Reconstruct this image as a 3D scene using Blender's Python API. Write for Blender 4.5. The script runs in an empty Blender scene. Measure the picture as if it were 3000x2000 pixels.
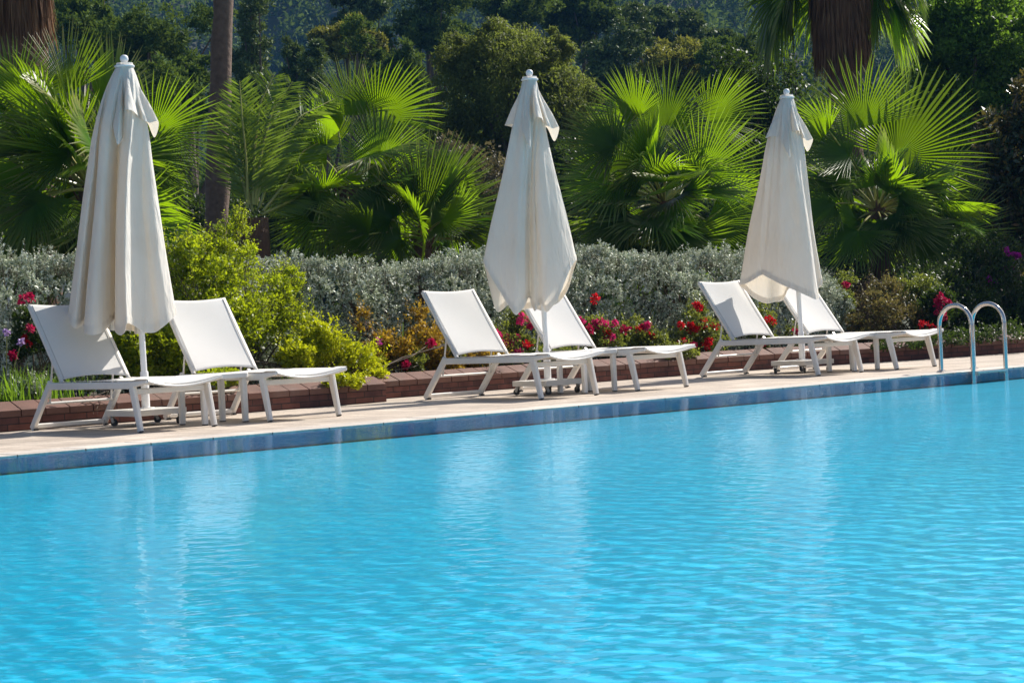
import bpy, math, random
import numpy as np
from mathutils import Vector, Matrix

R0 = np.random.default_rng(7)
random.seed(7)
sc = bpy.context.scene
COL = sc.collection

# ------------------------------------------------------------------ camera calibration (metres, x along the pool edge, y away from the pool)
F_PX = 5827.0
ROLL, PITCH, YAW = 0.0476990, -0.0112177, 0.7091071
CAM = np.array([0.0, -12.047, 0.7322])
fw = np.array([math.sin(YAW)*math.cos(PITCH), math.cos(YAW)*math.cos(PITCH), math.sin(PITCH)])
_r = np.array([math.cos(YAW), -math.sin(YAW), 0.0]); _u = np.cross(_r, fw)
CR = math.cos(ROLL)*_r - math.sin(ROLL)*_u
CU = math.cos(ROLL)*_u + math.sin(ROLL)*_r
RV = np.array([0.759, -0.651, 0.0])      # to the right of the view, on the level
DV = np.array([-0.651, -0.759, 0.0])     # towards the camera, on the level
UP = np.array([0.0, 0.0, 1.0])

def ray(px, py):
    return fw + CR*(px-1500)/F_PX - CU*(py-1000)/F_PX
def at(px, py, y):
    d = ray(px, py); return CAM + d*((y-CAM[1])/d[1])
def atd(px, py, depth):
    return CAM + ray(px, py)*depth
def ppm(P):
    return F_PX/((np.array(P)-CAM) @ fw)

# ------------------------------------------------------------------ materials
def newmat(name):
    m = bpy.data.materials.new(name); m.use_nodes = True
    nt = m.node_tree
    for n in list(nt.nodes): nt.nodes.remove(n)
    out = nt.nodes.new('ShaderNodeOutputMaterial')
    return m, nt, out
def N(nt, t, **kw):
    n = nt.nodes.new(t)
    for k, v in kw.items():
        if k in n.inputs: n.inputs[k].default_value = v
        else: setattr(n, k, v)
    return n
def L(nt, a, b): nt.links.new(a, b)
def c4(c): return (c[0], c[1], c[2], 1.0)

def mixc(nt, fac, a, b, blend='MIX'):
    n = nt.nodes.new('ShaderNodeMix'); n.data_type = 'RGBA'; n.blend_type = blend
    for i, v in ((0, fac), (6, a), (7, b)):
        if hasattr(v, 'links'): L(nt, v, n.inputs[i])
        elif i == 0: n.inputs[0].default_value = v
        else: n.inputs[i].default_value = c4(v)
    return n.outputs[2]

def simple(name, col, rough=0.5, var=0.12, scale=6.0, metal=0.0, bump=0.0, bscale=60.0, spec=0.5, dirt=None, dscale=3.0, damt=0.4):
    m, nt, out = newmat(name)
    p = N(nt, 'ShaderNodeBsdfPrincipled'); p.inputs['Roughness'].default_value = rough
    p.inputs['Metallic'].default_value = metal
    p.inputs['Specular IOR Level'].default_value = spec
    tc = N(nt, 'ShaderNodeTexCoord')
    no = N(nt, 'ShaderNodeTexNoise', Scale=scale, Detail=5.0); L(nt, tc.outputs['Object'], no.inputs['Vector'])
    a = tuple(max(0, c*(1-var)) for c in col); b = tuple(min(1, c*(1+var)) for c in col)
    colr = mixc(nt, no.outputs['Fac'], a, b)
    if dirt:
        n2 = N(nt, 'ShaderNodeTexNoise', Scale=dscale, Detail=8.0, Roughness=0.65); L(nt, tc.outputs['Object'], n2.inputs['Vector'])
        rmp = N(nt, 'ShaderNodeMapRange'); rmp.inputs[1].default_value = 0.5; rmp.inputs[2].default_value = 0.75; rmp.inputs[4].default_value = damt
        L(nt, n2.outputs['Fac'], rmp.inputs[0])
        colr = mixc(nt, rmp.outputs[0], colr, dirt)
    L(nt, colr, p.inputs['Base Color'])
    if bump:
        n3 = N(nt, 'ShaderNodeTexNoise', Scale=bscale, Detail=4.0); L(nt, tc.outputs['Object'], n3.inputs['Vector'])
        b_ = N(nt, 'ShaderNodeBump', Strength=bump, Distance=0.01); L(nt, n3.outputs['Fac'], b_.inputs['Height']); L(nt, b_.outputs[0], p.inputs['Normal'])
    L(nt, p.outputs[0], out.inputs[0])
    return m

def leafmat(name, cols, trans, tfac=0.4, rough=0.45, spec=0.4, nscale=1.5, tipcol=None):
    """cols: dark, mid, light leaf colours picked per leaf; trans: colour of light passing through"""
    m, nt, out = newmat(name)
    g = N(nt, 'ShaderNodeNewGeometry')
    ramp = N(nt, 'ShaderNodeValToRGB'); els = ramp.color_ramp.elements
    els[0].position = 0.0; els[0].color = c4(cols[0]); els[1].position = 1.0; els[1].color = c4(cols[-1])
    for i in range(1, len(cols)-1):
        e = els.new(i/(len(cols)-1)); e.color = c4(cols[i])
    L(nt, g.outputs['Random Per Island'], ramp.inputs[0])
    tc = N(nt, 'ShaderNodeTexCoord')
    no = N(nt, 'ShaderNodeTexNoise', Scale=nscale, Detail=3.0); L(nt, tc.outputs['Object'], no.inputs['Vector'])
    mr = N(nt, 'ShaderNodeMapRange'); mr.inputs[1].default_value = 0.3; mr.inputs[2].default_value = 0.7; mr.inputs[3].default_value = 0.75; mr.inputs[4].default_value = 1.25
    L(nt, no.outputs['Fac'], mr.inputs[0])
    mul = nt.nodes.new('ShaderNodeVectorMath'); mul.operation = 'SCALE'
    L(nt, ramp.outputs[0], mul.inputs[0]); L(nt, mr.outputs[0], mul.inputs['Scale'])
    p = N(nt, 'ShaderNodeBsdfPrincipled'); p.inputs['Roughness'].default_value = rough; p.inputs['Specular IOR Level'].default_value = spec
    base = mul.outputs[0]
    if tipcol:
        at_ = N(nt, 'ShaderNodeAttribute'); at_.attribute_name = 'tip'
        base = mixc(nt, at_.outputs['Fac'], base, tipcol)
    L(nt, base, p.inputs['Base Color'])
    t = N(nt, 'ShaderNodeBsdfTranslucent'); tm = nt.nodes.new('ShaderNodeVectorMath'); tm.operation = 'SCALE'
    tm.inputs[0].default_value = trans; L(nt, mr.outputs[0], tm.inputs['Scale']); L(nt, tm.outputs[0], t.inputs['Color'])
    if tipcol:      # every frond has its own age and green
        oi = N(nt, 'ShaderNodeObjectInfo'); m2 = N(nt, 'ShaderNodeMapRange'); m2.inputs[3].default_value = 0.5; m2.inputs[4].default_value = 1.2
        L(nt, oi.outputs['Random'], m2.inputs[0]); mu = N(nt, 'ShaderNodeMath', operation='MULTIPLY'); L(nt, mr.outputs[0], mu.inputs[0]); L(nt, m2.outputs[0], mu.inputs[1])
        L(nt, mu.outputs[0], tm.inputs['Scale']); L(nt, mu.outputs[0], mul.inputs['Scale'])
    mx = N(nt, 'ShaderNodeMixShader'); mx.inputs[0].default_value = tfac
    L(nt, p.outputs[0], mx.inputs[1]); L(nt, t.outputs[0], mx.inputs[2]); L(nt, mx.outputs[0], out.inputs[0])
    return m

def clothmat(name, col, trans, tfac, weave=900.0, stain=(0.5, 0.43, 0.34), samt=0.12):
    m, nt, out = newmat(name)
    tc = N(nt, 'ShaderNodeTexCoord')
    no = N(nt, 'ShaderNodeTexNoise', Scale=2.3, Detail=6.0, Roughness=0.6); L(nt, tc.outputs['Object'], no.inputs['Vector'])
    mr = N(nt, 'ShaderNodeMapRange'); mr.inputs[1].default_value = 0.48; mr.inputs[2].default_value = 0.72; mr.inputs[4].default_value = samt
    L(nt, no.outputs['Fac'], mr.inputs[0])
    cc = mixc(nt, mr.outputs[0], col, stain)
    n2 = N(nt, 'ShaderNodeTexNoise', Scale=weave, Detail=2.0); L(nt, tc.outputs['Object'], n2.inputs['Vector'])
    bp = N(nt, 'ShaderNodeBump', Strength=0.25, Distance=0.002); L(nt, n2.outputs['Fac'], bp.inputs['Height'])
    if name == 'cream_canvas':
        mpw = N(nt, 'ShaderNodeMapping'); mpw.inputs['Scale'].default_value = (9, 9, 1.6); L(nt, tc.outputs['Object'], mpw.inputs[0])
        nw = N(nt, 'ShaderNodeTexNoise', Scale=1.6, Detail=4.0); nw.inputs['Distortion'].default_value = 0.6; L(nt, mpw.outputs[0], nw.inputs['Vector'])
        bw = N(nt, 'ShaderNodeBump', Strength=0.85, Distance=0.035); L(nt, nw.outputs['Fac'], bw.inputs['Height']); L(nt, bp.outputs[0], bw.inputs['Normal']); bp = bw
    p = N(nt, 'ShaderNodeBsdfPrincipled', Roughness=0.8); p.inputs['Specular IOR Level'].default_value = 0.2
    L(nt, cc, p.inputs['Base Color']); L(nt, bp.outputs[0], p.inputs['Normal'])
    t = N(nt, 'ShaderNodeBsdfTranslucent'); t.inputs['Color'].default_value = c4(trans)
    mx = N(nt, 'ShaderNodeMixShader'); mx.inputs[0].default_value = tfac
    L(nt, p.outputs[0], mx.inputs[1]); L(nt, t.outputs[0], mx.inputs[2]); L(nt, mx.outputs[0], out.inputs[0])
    return m

def deckmat(name, cols, bw, bh, mortar, off=0.0):
    m, nt, out = newmat(name)
    tc = N(nt, 'ShaderNodeTexCoord')
    br = N(nt, 'ShaderNodeTexBrick'); br.offset = off
    br.inputs['Scale'].default_value = 1.0; br.inputs['Brick Width'].default_value = bw; br.inputs['Row Height'].default_value = bh
    br.inputs['Mortar Size'].default_value = 0.006; br.inputs['Mortar Smooth'].default_value = 0.3
    br.inputs['Color1'].default_value = c4(cols[0]); br.inputs['Color2'].default_value = c4(cols[1]); br.inputs['Mortar'].default_value = c4(mortar)
    L(nt, tc.outputs['Object'], br.inputs['Vector'])
    no = N(nt, 'ShaderNodeTexNoise', Scale=1.7, Detail=9.0, Roughness=0.7); L(nt, tc.outputs['Object'], no.inputs['Vector'])
    mr = N(nt, 'ShaderNodeMapRange'); mr.inputs[1].default_value = 0.35; mr.inputs[2].default_value = 0.7; mr.inputs[3].default_value = 0.66; mr.inputs[4].default_value = 1.12
    L(nt, no.outputs['Fac'], mr.inputs[0])
    n2 = N(nt, 'ShaderNodeTexNoise', Scale=45.0, Detail=4.0); L(nt, tc.outputs['Object'], n2.inputs['Vector'])
    mr2 = N(nt, 'ShaderNodeMapRange'); mr2.inputs[1].default_value = 0.3; mr2.inputs[2].default_value = 0.7; mr2.inputs[3].default_value = 0.86; mr2.inputs[4].default_value = 1.1
    L(nt, n2.outputs['Fac'], mr2.inputs[0])
    mm = N(nt, 'ShaderNodeMath', operation='MULTIPLY'); L(nt, mr.outputs[0], mm.inputs[0]); L(nt, mr2.outputs[0], mm.inputs[1])
    sv = nt.nodes.new('ShaderNodeVectorMath'); sv.operation = 'SCALE'; L(nt, br.outputs['Color'], sv.inputs[0]); L(nt, mm.outputs[0], sv.inputs['Scale'])
    p = N(nt, 'ShaderNodeBsdfPrincipled', Roughness=0.7); p.inputs['Specular IOR Level'].default_value = 0.3
    L(nt, sv.outputs[0], p.inputs['Base Color'])
    bp = N(nt, 'ShaderNodeBump', Strength=0.4, Distance=0.004); L(nt, br.outputs['Fac'], bp.inputs['Height']); bp.invert = True
    L(nt, bp.outputs[0], p.inputs['Normal'])
    L(nt, p.outputs[0], out.inputs[0])
    return m

def brickmat(name):
    m, nt, out = newmat(name)
    tc = N(nt, 'ShaderNodeTexCoord'); sp = N(nt, 'ShaderNodeSeparateXYZ'); L(nt, tc.outputs['Object'], sp.inputs[0])
    cb = N(nt, 'ShaderNodeCombineXYZ'); L(nt, sp.outputs['X'], cb.inputs[0]); L(nt, sp.outputs['Z'], cb.inputs[1])
    br = N(nt, 'ShaderNodeTexBrick'); br.inputs['Scale'].default_value = 1.0
    br.inputs['Brick Width'].default_value = 0.21; br.inputs['Row Height'].default_value = 0.058; br.inputs['Mortar Size'].default_value = 0.005
    br.inputs['Color1'].default_value = (0.17, 0.06, 0.04, 1); br.inputs['Color2'].default_value = (0.085, 0.033, 0.026, 1); br.inputs['Mortar'].default_value = (0.04, 0.024, 0.02, 1)
    L(nt, cb.outputs[0], br.inputs['Vector'])
    no = N(nt, 'ShaderNodeTexNoise', Scale=9.0, Detail=7.0); L(nt, tc.outputs['Object'], no.inputs['Vector'])
    mr = N(nt, 'ShaderNodeMapRange'); mr.inputs[1].default_value = 0.3; mr.inputs[2].default_value = 0.7; mr.inputs[3].default_value = 0.65; mr.inputs[4].default_value = 1.3
    L(nt, no.outputs['Fac'], mr.inputs[0])
    sv = nt.nodes.new('ShaderNodeVectorMath'); sv.operation = 'SCALE'; L(nt, br.outputs['Color'], sv.inputs[0]); L(nt, mr.outputs[0], sv.inputs['Scale'])
    p = N(nt, 'ShaderNodeBsdfPrincipled', Roughness=0.8); L(nt, sv.outputs[0], p.inputs['Base Color'])
    bp = N(nt, 'ShaderNodeBump', Strength=0.6, Distance=0.006); bp.invert = True; L(nt, br.outputs['Fac'], bp.inputs['Height']); L(nt, bp.outputs[0], p.inputs['Normal'])
    L(nt, p.outputs[0], out.inputs[0])
    return m

M = {}
M['metal_white'] = simple('white_lacquered_aluminium', (0.80, 0.77, 0.72), 0.35, 0.04, 9, dirt=(0.5, 0.45, 0.38), damt=0.25)
M['sling'] = clothmat('white_mesh_sling', (0.80, 0.775, 0.735), (0.7, 0.66, 0.6), 0.12, 700.0, (0.62, 0.58, 0.52), 0.22)
M['seam'] = simple('grey_seam', (0.58, 0.55, 0.51), 0.7, 0.05)
M['canvas'] = clothmat('cream_canvas', (0.86, 0.835, 0.785), (0.88, 0.78, 0.63), 0.33, 500.0, (0.60, 0.52, 0.42), 0.25)
M['pole_white'] = simple('white_painted_pole', (0.80, 0.79, 0.78), 0.35, 0.03, 9)
M['black_rubber'] = simple('dark_rubber', (0.03, 0.03, 0.03), 0.6, 0.2, 20)
M['caster_metal'] = simple('dull_zinc', (0.35, 0.33, 0.30), 0.4, 0.2, 30, metal=0.7)
M['steel'] = simple('polished_steel', (0.56, 0.55, 0.54), 0.08, 0.03, 10, metal=1.0)
M['deck'] = deckmat('sandy_paving', ((0.66, 0.56, 0.46), (0.58, 0.48, 0.39)), 0.30, 0.30, (0.22, 0.17, 0.13))
M['coping'] = deckmat('pale_stone_coping', ((0.74, 0.67, 0.59), (0.68, 0.60, 0.52)), 0.50, 0.36, (0.32, 0.27, 0.22))
M['brick'] = brickmat('red_brick')
M['brick_cap'] = simple('red_coping_brick', (0.165, 0.078, 0.054), 0.75, 0.5, 5.0, bump=0.4, bscale=120, dirt=(0.20, 0.14, 0.11), damt=0.7)
M['brick_cap_dark'] = M['brick_cap']
M['soil'] = simple('garden_soil', (0.07, 0.05, 0.035), 0.9, 0.4, 3.0, bump=0.8, bscale=20, dirt=(0.05, 0.07, 0.02), damt=0.8)
M['hill'] = simple('forest_floor', (0.045, 0.055, 0.025), 0.9, 0.5, 0.05)
M['ground'] = simple('dry_ground', (0.20, 0.17, 0.12), 0.9, 0.3, 0.2)
M['pool_floor'] = None
M['bark_pine'] = simple('pine_bark', (0.15, 0.10, 0.075), 0.9, 0.6, 14.0, bump=1.0, bscale=22)
M['bark_palm'] = simple('palm_fibre', (0.14, 0.075, 0.045), 0.9, 0.5, 14.0, bump=1.0, bscale=40)
M['bark'] = simple('grey_bark', (0.12, 0.09, 0.065), 0.9, 0.4, 8.0, bump=0.8, bscale=25)
M['twig'] = simple('brown_twig', (0.11, 0.08, 0.05), 0.8, 0.4, 9.0)
M['petiole'] = simple('palm_stalk', (0.30, 0.30, 0.07), 0.4, 0.3, 7.0, dirt=(0.32, 0.20, 0.06), damt=0.7)
M['palm'] = leafmat('fan_palm_leaf', ((0.016, 0.055, 0.005), (0.034, 0.092, 0.007), (0.06, 0.135, 0.009)), (0.46, 0.76, 0.008), 0.36, 0.38, 0.32, 1.0, (0.36, 0.31, 0.13))
M['palm_yellow'] = leafmat('yellowing_palm_leaf', ((0.25, 0.28, 0.02), (0.35, 0.32, 0.03)), (0.75, 0.70, 0.03), 0.5, 0.4, 0.4, 1.0)
M['palm_dry'] = leafmat('dead_palm_leaf', ((0.20, 0.10, 0.05), (0.30, 0.17, 0.09), (0.13, 0.06, 0.035)), (0.4, 0.2, 0.08), 0.25, 0.7, 0.2, 2.0)
M['date'] = leafmat('date_palm_leaf', ((0.04, 0.085, 0.015), (0.075, 0.13, 0.02), (0.13, 0.18, 0.03)), (0.36, 0.52, 0.03), 0.38, 0.4, 0.5, 1.0)
M['silver'] = leafmat('silver_leaf', ((0.06, 0.10, 0.04), (0.20, 0.25, 0.14), (0.55, 0.60, 0.45), (0.78, 0.80, 0.68), (0.80, 0.81, 0.72)), (0.36, 0.40, 0.26), 0.2, 0.5, 0.4, 2.5)
M['golden'] = leafmat('golden_leaf', ((0.05, 0.10, 0.008), (0.15, 0.22, 0.010), (0.31, 0.36, 0.012), (0.47, 0.47, 0.02)), (0.55, 0.66, 0.015), 0.42, 0.45, 0.4, 2.0)
M['yellow'] = leafmat('yellow_leaf', ((0.18, 0.25, 0.010), (0.38, 0.42, 0.012), (0.56, 0.54, 0.02)), (0.68, 0.72, 0.015), 0.42, 0.45, 0.4, 2.0)
M['orange'] = leafmat('autumn_leaf', ((0.12, 0.12, 0.02), (0.32, 0.20, 0.02), (0.42, 0.22, 0.02), (0.16, 0.17, 0.03)), (0.55, 0.35, 0.03), 0.4, 0.5, 0.4, 4.0)
M['copper'] = leafmat('reddish_leaf', ((0.05, 0.07, 0.018), (0.10, 0.12, 0.03), (0.24, 0.12, 0.065), (0.07, 0.10, 0.02), (0.16, 0.17, 0.05), (0.30, 0.16, 0.09), (0.06, 0.08, 0.02)), (0.26, 0.22, 0.06), 0.35, 0.5, 0.4, 3.0)
M['rose_leaf'] = leafmat('rose_leaf', ((0.035, 0.06, 0.015), (0.09, 0.13, 0.03), (0.20, 0.22, 0.06)), (0.35, 0.40, 0.05), 0.35, 0.4, 0.5, 4.0)
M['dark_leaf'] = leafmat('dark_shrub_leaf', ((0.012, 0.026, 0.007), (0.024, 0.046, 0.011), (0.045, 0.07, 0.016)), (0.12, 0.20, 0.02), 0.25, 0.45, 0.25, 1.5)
M['dull_leaf'] = leafmat('dull_shrub_leaf', ((0.05, 0.05, 0.025), (0.10, 0.09, 0.05), (0.14, 0.12, 0.07)), (0.2, 0.17, 0.07), 0.3, 0.6, 0.3, 1.5)
M['olive_leaf'] = leafmat('olive_tree_leaf', ((0.05, 0.07, 0.018), (0.11, 0.135, 0.03), (0.19, 0.20, 0.05)), (0.28, 0.34, 0.05), 0.38, 0.6, 0.12, 0.5)
M['lush_leaf'] = leafmat('lush_tree_leaf', ((0.035, 0.075, 0.012), (0.075, 0.14, 0.018), (0.13, 0.21, 0.026)), (0.24, 0.42, 0.03), 0.40, 0.5, 0.2, 0.5)
M['pine_leaf'] = leafmat('pine_needles', ((0.036, 0.075, 0.024), (0.08, 0.135, 0.042), (0.16, 0.215, 0.065)), (0.16, 0.22, 0.04), 0.18, 0.6, 0.3, 0.4)
M['bronze_leaf'] = leafmat('bronze_leaf', ((0.02, 0.036, 0.012), (0.04, 0.058, 0.018), (0.03, 0.05, 0.015), (0.05, 0.065, 0.02), (0.16, 0.08, 0.025)), (0.2, 0.16, 0.03), 0.25, 0.35, 0.5, 2.0)
M['forest_leaf'] = leafmat('forest_leaf', ((0.028, 0.068, 0.018), (0.065, 0.125, 0.03), (0.15, 0.205, 0.046)), (0.18, 0.26, 0.03), 0.22, 0.8, 0.08, 0.08)
M['autumn_tree'] = leafmat('yellowing_tree_leaf', ((0.09, 0.12, 0.02), (0.19, 0.20, 0.03), (0.32, 0.30, 0.04)), (0.30, 0.30, 0.04), 0.3, 0.6, 0.3, 0.4)
M['grass_leaf'] = leafmat('strap_leaf', ((0.05, 0.12, 0.012), (0.09, 0.19, 0.02), (0.14, 0.25, 0.03)), (0.30, 0.50, 0.03), 0.4, 0.4, 0.5, 3.0)
def petal(name, cols, tr): return leafmat(name, cols, tr, 0.3, 0.6, 0.2, 20.0)
M['red'] = petal('red_petal', ((0.42, 0.006, 0.012), (0.62, 0.012, 0.022)), (0.8, 0.02, 0.03))
M['pink'] = petal('pink_petal', ((0.58, 0.015, 0.14), (0.78, 0.05, 0.25)), (0.9, 0.06, 0.25))
M['crimson'] = petal('crimson_petal', ((0.35, 0.006, 0.05), (0.55, 0.015, 0.10)), (0.6, 0.02, 0.1))
M['purple'] = petal('purple_petal', ((0.35, 0.012, 0.26), (0.52, 0.03, 0.36)), (0.6, 0.03, 0.4))
M['lilac'] = petal('lilac_petal', ((0.45, 0.32, 0.62), (0.62, 0.45, 0.78)), (0.6, 0.4, 0.7))

def poolmat(name, col, mortar, sc_):
    m, nt, out = newmat(name)
    tc = N(nt, 'ShaderNodeTexCoord')
    no = N(nt, 'ShaderNodeTexNoise', Scale=0.7, Detail=5.0); L(nt, tc.outputs['Object'], no.inputs['Vector'])
    a = tuple(c*0.86 for c in col); b = tuple(min(1, c*1.1) for c in col)
    cc = mixc(nt, no.outputs['Fac'], a, b)
    br = N(nt, 'ShaderNodeTexBrick'); br.offset = 0
    br.inputs['Scale'].default_value = 1; br.inputs['Brick Width'].default_value = sc_; br.inputs['Row Height'].default_value = sc_; br.inputs['Mortar Size'].default_value = sc_*0.05
    br.inputs['Color1'].default_value = (1, 1, 1, 1); br.inputs['Color2'].default_value = (0.88, 0.88, 0.88, 1); br.inputs['Mortar'].default_value = c4(mortar)
    L(nt, tc.outputs['Object'], br.inputs['Vector'])
    cc = mixc(nt, 1.0, cc, br.outputs['Color'], 'MULTIPLY')
    p = N(nt, 'ShaderNodeBsdfPrincipled', Roughness=0.5); L(nt, cc, p.inputs['Base Color']); L(nt, p.outputs[0], out.inputs[0])
    return m
M['pool_floor'] = poolmat('turquoise_pool_tile', (0.0, 0.645, 1.0), (0.85, 0.9, 0.95), 0.25)
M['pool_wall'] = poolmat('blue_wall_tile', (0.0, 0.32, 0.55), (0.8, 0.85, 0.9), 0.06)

def watermat():
    m, nt, out = newmat('pool_water')
    tc = N(nt, 'ShaderNodeTexCoord')
    mp = N(nt, 'ShaderNodeMapping'); mp.inputs['Rotation'].default_value = (0, 0, math.radians(40)); L(nt, tc.outputs['Object'], mp.inputs[0])
    mp2 = N(nt, 'ShaderNodeMapping'); mp2.inputs['Scale'].default_value = (0.6, 1.15, 1); L(nt, mp.outputs[0], mp2.inputs[0])
    def noise(s, d, dist, src):
        n = N(nt, 'ShaderNodeTexNoise', Scale=s, Detail=d); n.inputs['Distortion'].default_value = dist
        L(nt, src.outputs[0], n.inputs['Vector']); return n
    n1 = noise(10.0, 1.0, 0.5, mp2); n2 = noise(24.0, 1.0, 0.4, mp2); n3 = noise(2.2, 2.0, 0.8, mp2)
    patch = noise(0.55, 2.0, 0.5, mp)
    pm = N(nt, 'ShaderNodeMapRange'); pm.inputs[1].default_value = 0.35; pm.inputs[2].default_value = 0.65; pm.inputs[3].default_value = 0.5; pm.inputs[4].default_value = 1.3
    L(nt, patch.outputs['Fac'], pm.inputs[0])
    def ma(op, a, b):
        n = N(nt, 'ShaderNodeMath', operation=op)
        for i, v in ((0, a), (1, b)):
            if hasattr(v, 'links'): L(nt, v, n.inputs[i])
            else: n.inputs[i].default_value = v
        return n.outputs[0]
    h = ma('MULTIPLY', ma('MULTIPLY', n2.outputs['Fac'], 0.0011), pm.outputs[0])
    bp = N(nt, 'ShaderNodeBump', Strength=1.0, Distance=1.0); L(nt, h, bp.inputs['Height'])
    fr = N(nt, 'ShaderNodeFresnel', IOR=1.33); L(nt, bp.outputs[0], fr.inputs['Normal'])
    fs = ma('MULTIPLY', fr.outputs[0], 0.53)
    gl = N(nt, 'ShaderNodeBsdfGlossy', Roughness=0.015); gl.inputs['Color'].default_value = (0.86, 0.97, 1.0, 1); L(nt, bp.outputs[0], gl.inputs['Normal'])
    tr = N(nt, 'ShaderNodeBsdfTransparent'); tr.inputs[0].default_value = (0.93, 0.985, 1.0, 1)
    mx = N(nt, 'ShaderNodeMixShader'); L(nt, fs, mx.inputs[0]); L(nt, tr.outputs[0], mx.inputs[1]); L(nt, gl.outputs[0], mx.inputs[2])
    L(nt, mx.outputs[0], out.inputs[0])
    return m
M['water'] = watermat()

# ------------------------------------------------------------------ mesh helpers
def link(o, parent=None):
    COL.objects.link(o)
    if parent is not None: o.parent = parent
    return o
def mesh_np(name, V, Fq, mat, parent=None, smooth=False):
    """V (n,3) array, Fq (m,k) array of equal-size faces"""
    me = bpy.data.meshes.new(name)
    V = np.asarray(V, dtype=np.float32); Fq = np.asarray(Fq, dtype=np.int32)
    m, k = Fq.shape
    me.vertices.add(len(V)); me.vertices.foreach_set('co', V.ravel())
    me.loops.add(m*k); me.loops.foreach_set('vertex_index', Fq.ravel())
    me.polygons.add(m); me.polygons.foreach_set('loop_start', np.arange(0, m*k, k, dtype=np.int32))
    me.update(calc_edges=True); me.validate()
    if smooth: me.polygons.foreach_set('use_smooth', np.ones(m, dtype=bool))
    me.materials.append(mat)
    return link(bpy.data.objects.new(name, me), parent)

class MB:
    def __init__(s): s.v = []; s.f = []
    def add(s, vs, fs):
        b = len(s.v); s.v += [tuple(map(float, p)) for p in vs]; s.f += [tuple(b+i for i in f) for f in fs]; return s
    def box(s, x0, x1, y0, y1, z0, z1):
        return s.add([(x0,y0,z0),(x1,y0,z0),(x1,y1,z0),(x0,y1,z0),(x0,y0,z1),(x1,y0,z1),(x1,y1,z1),(x0,y1,z1)],
                     [(0,3,2,1),(4,5,6,7),(0,1,5,4),(1,2,6,5),(2,3,7,6),(3,0,4,7)])
    def bar(s, a, b, w, h, side=(1,0,0), w2=None, h2=None, ch=0.18):
        """chamfered bar from a to b; w along side, h across; may taper"""
        a = np.array(a, float); b = np.array(b, float); d = b-a; d /= np.linalg.norm(d)
        sd = np.array(side, float); sd -= d*(sd@d); sd /= np.linalg.norm(sd); up = np.cross(sd, d)
        w2 = w if w2 is None else w2; h2 = h if h2 is None else h2
        vs = []
        for P, ww, hh in ((a, w, h), (b, w2, h2)):
            c = min(ww, hh)*ch
            for (i, j) in ((-ww/2+c,-hh/2),(ww/2-c,-hh/2),(ww/2,-hh/2+c),(ww/2,hh/2-c),(ww/2-c,hh/2),(-ww/2+c,hh/2),(-ww/2,hh/2-c),(-ww/2,-hh/2+c)):
                vs.append(P+sd*i+up*j)
        fs = [(i, (i+1) % 8, 8+(i+1) % 8, 8+i) for i in range(8)] + [tuple(range(7,-1,-1)), tuple(range(8,16))]
        return s.add(vs, fs)
    def tube(s, pts, rad, n=10, caps=True):
        pts = [np.array(p, float) for p in pts]; m = len(pts)
        rad = [rad]*m if np.isscalar(rad) else rad
        prev = None; vs = []; 
        for i, p in enumerate(pts):
            d = pts[min(i+1, m-1)]-pts[max(i-1, 0)]; d /= (np.linalg.norm(d)+1e-12)
            if prev is None:
                a = np.array([0,0,1.0]) if abs(d[2]) < 0.9 else np.array([1.0,0,0])
                u = np.cross(d, a)
            else: u = prev - d*(prev@d)
            u /= (np.linalg.norm(u)+1e-12); prev = u; w = np.cross(d, u)
            for k in range(n):
                t = 2*math.pi*k/n; vs.append(p+(u*math.cos(t)+w*math.sin(t))*rad[i])
        fs = [(i*n+k, i*n+(k+1) % n, (i+1)*n+(k+1) % n, (i+1)*n+k) for i in range(m-1) for k in range(n)]
        if caps: fs += [tuple(range(n-1,-1,-1)), tuple((m-1)*n+k for k in range(n))]
        return s.add(vs, fs)
    def lathe(s, prof, c=(0,0,0), n=24):
        vs = []
        for r, z in prof:
            for k in range(n):
                t = 2*math.pi*k/n; vs.append((c[0]+r*math.cos(t), c[1]+r*math.sin(t), c[2]+z))
        m = len(prof)
        fs = [(i*n+k, i*n+(k+1) % n, (i+1)*n+(k+1) % n, (i+1)*n+k) for i in range(m-1) for k in range(n)]
        return s.add(vs, fs)
    def grid(s, P):
        """P: rows x cols of points"""
        r = len(P); c = len(P[0])
        return s.add([q for row in P for q in row], [(i*c+j, i*c+j+1, (i+1)*c+j+1, (i+1)*c+j) for i in range(r-1) for j in range(c-1)])
    def build(s, name, mat, parent=None, smooth=False, bevel=0.0):
        me = bpy.data.meshes.new(name); me.from_pydata(s.v, [], s.f); me.update()
        if smooth:
            me.polygons.foreach_set('use_smooth', [True]*len(me.polygons))
            try: me.set_sharp_from_angle(angle=math.radians(45))
            except Exception: pass
        me.materials.append(mat)
        o = link(bpy.data.objects.new(name, me), parent)
        if bevel:
            b = o.modifiers.new('bevel', 'BEVEL'); b.width = bevel; b.segments = 2; b.limit_method = 'ANGLE'
        return o

def tag(o, label, cat, group=None):
    o['label'] = label; o['category'] = cat
    if group: o['group'] = group
    return o
def empty(name, loc, rz=0.0):
    o = bpy.data.objects.new(name, None); o.empty_display_size = 0.2
    o.location = loc; o.rotation_euler = (0, 0, rz); return link(o)
def struct(o, kind='structure'):
    o['kind'] = kind; return o
def copy_tree(o, parent=None):
    c = o.copy(); COL.objects.link(c)
    if parent is not None: c.parent = parent
    for ch in list(o.children): copy_tree(ch, c)
    return c

def unit(a):
    a = np.asarray(a, float); return a/(np.linalg.norm(a, axis=-1, keepdims=True)+1e-9)

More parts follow.
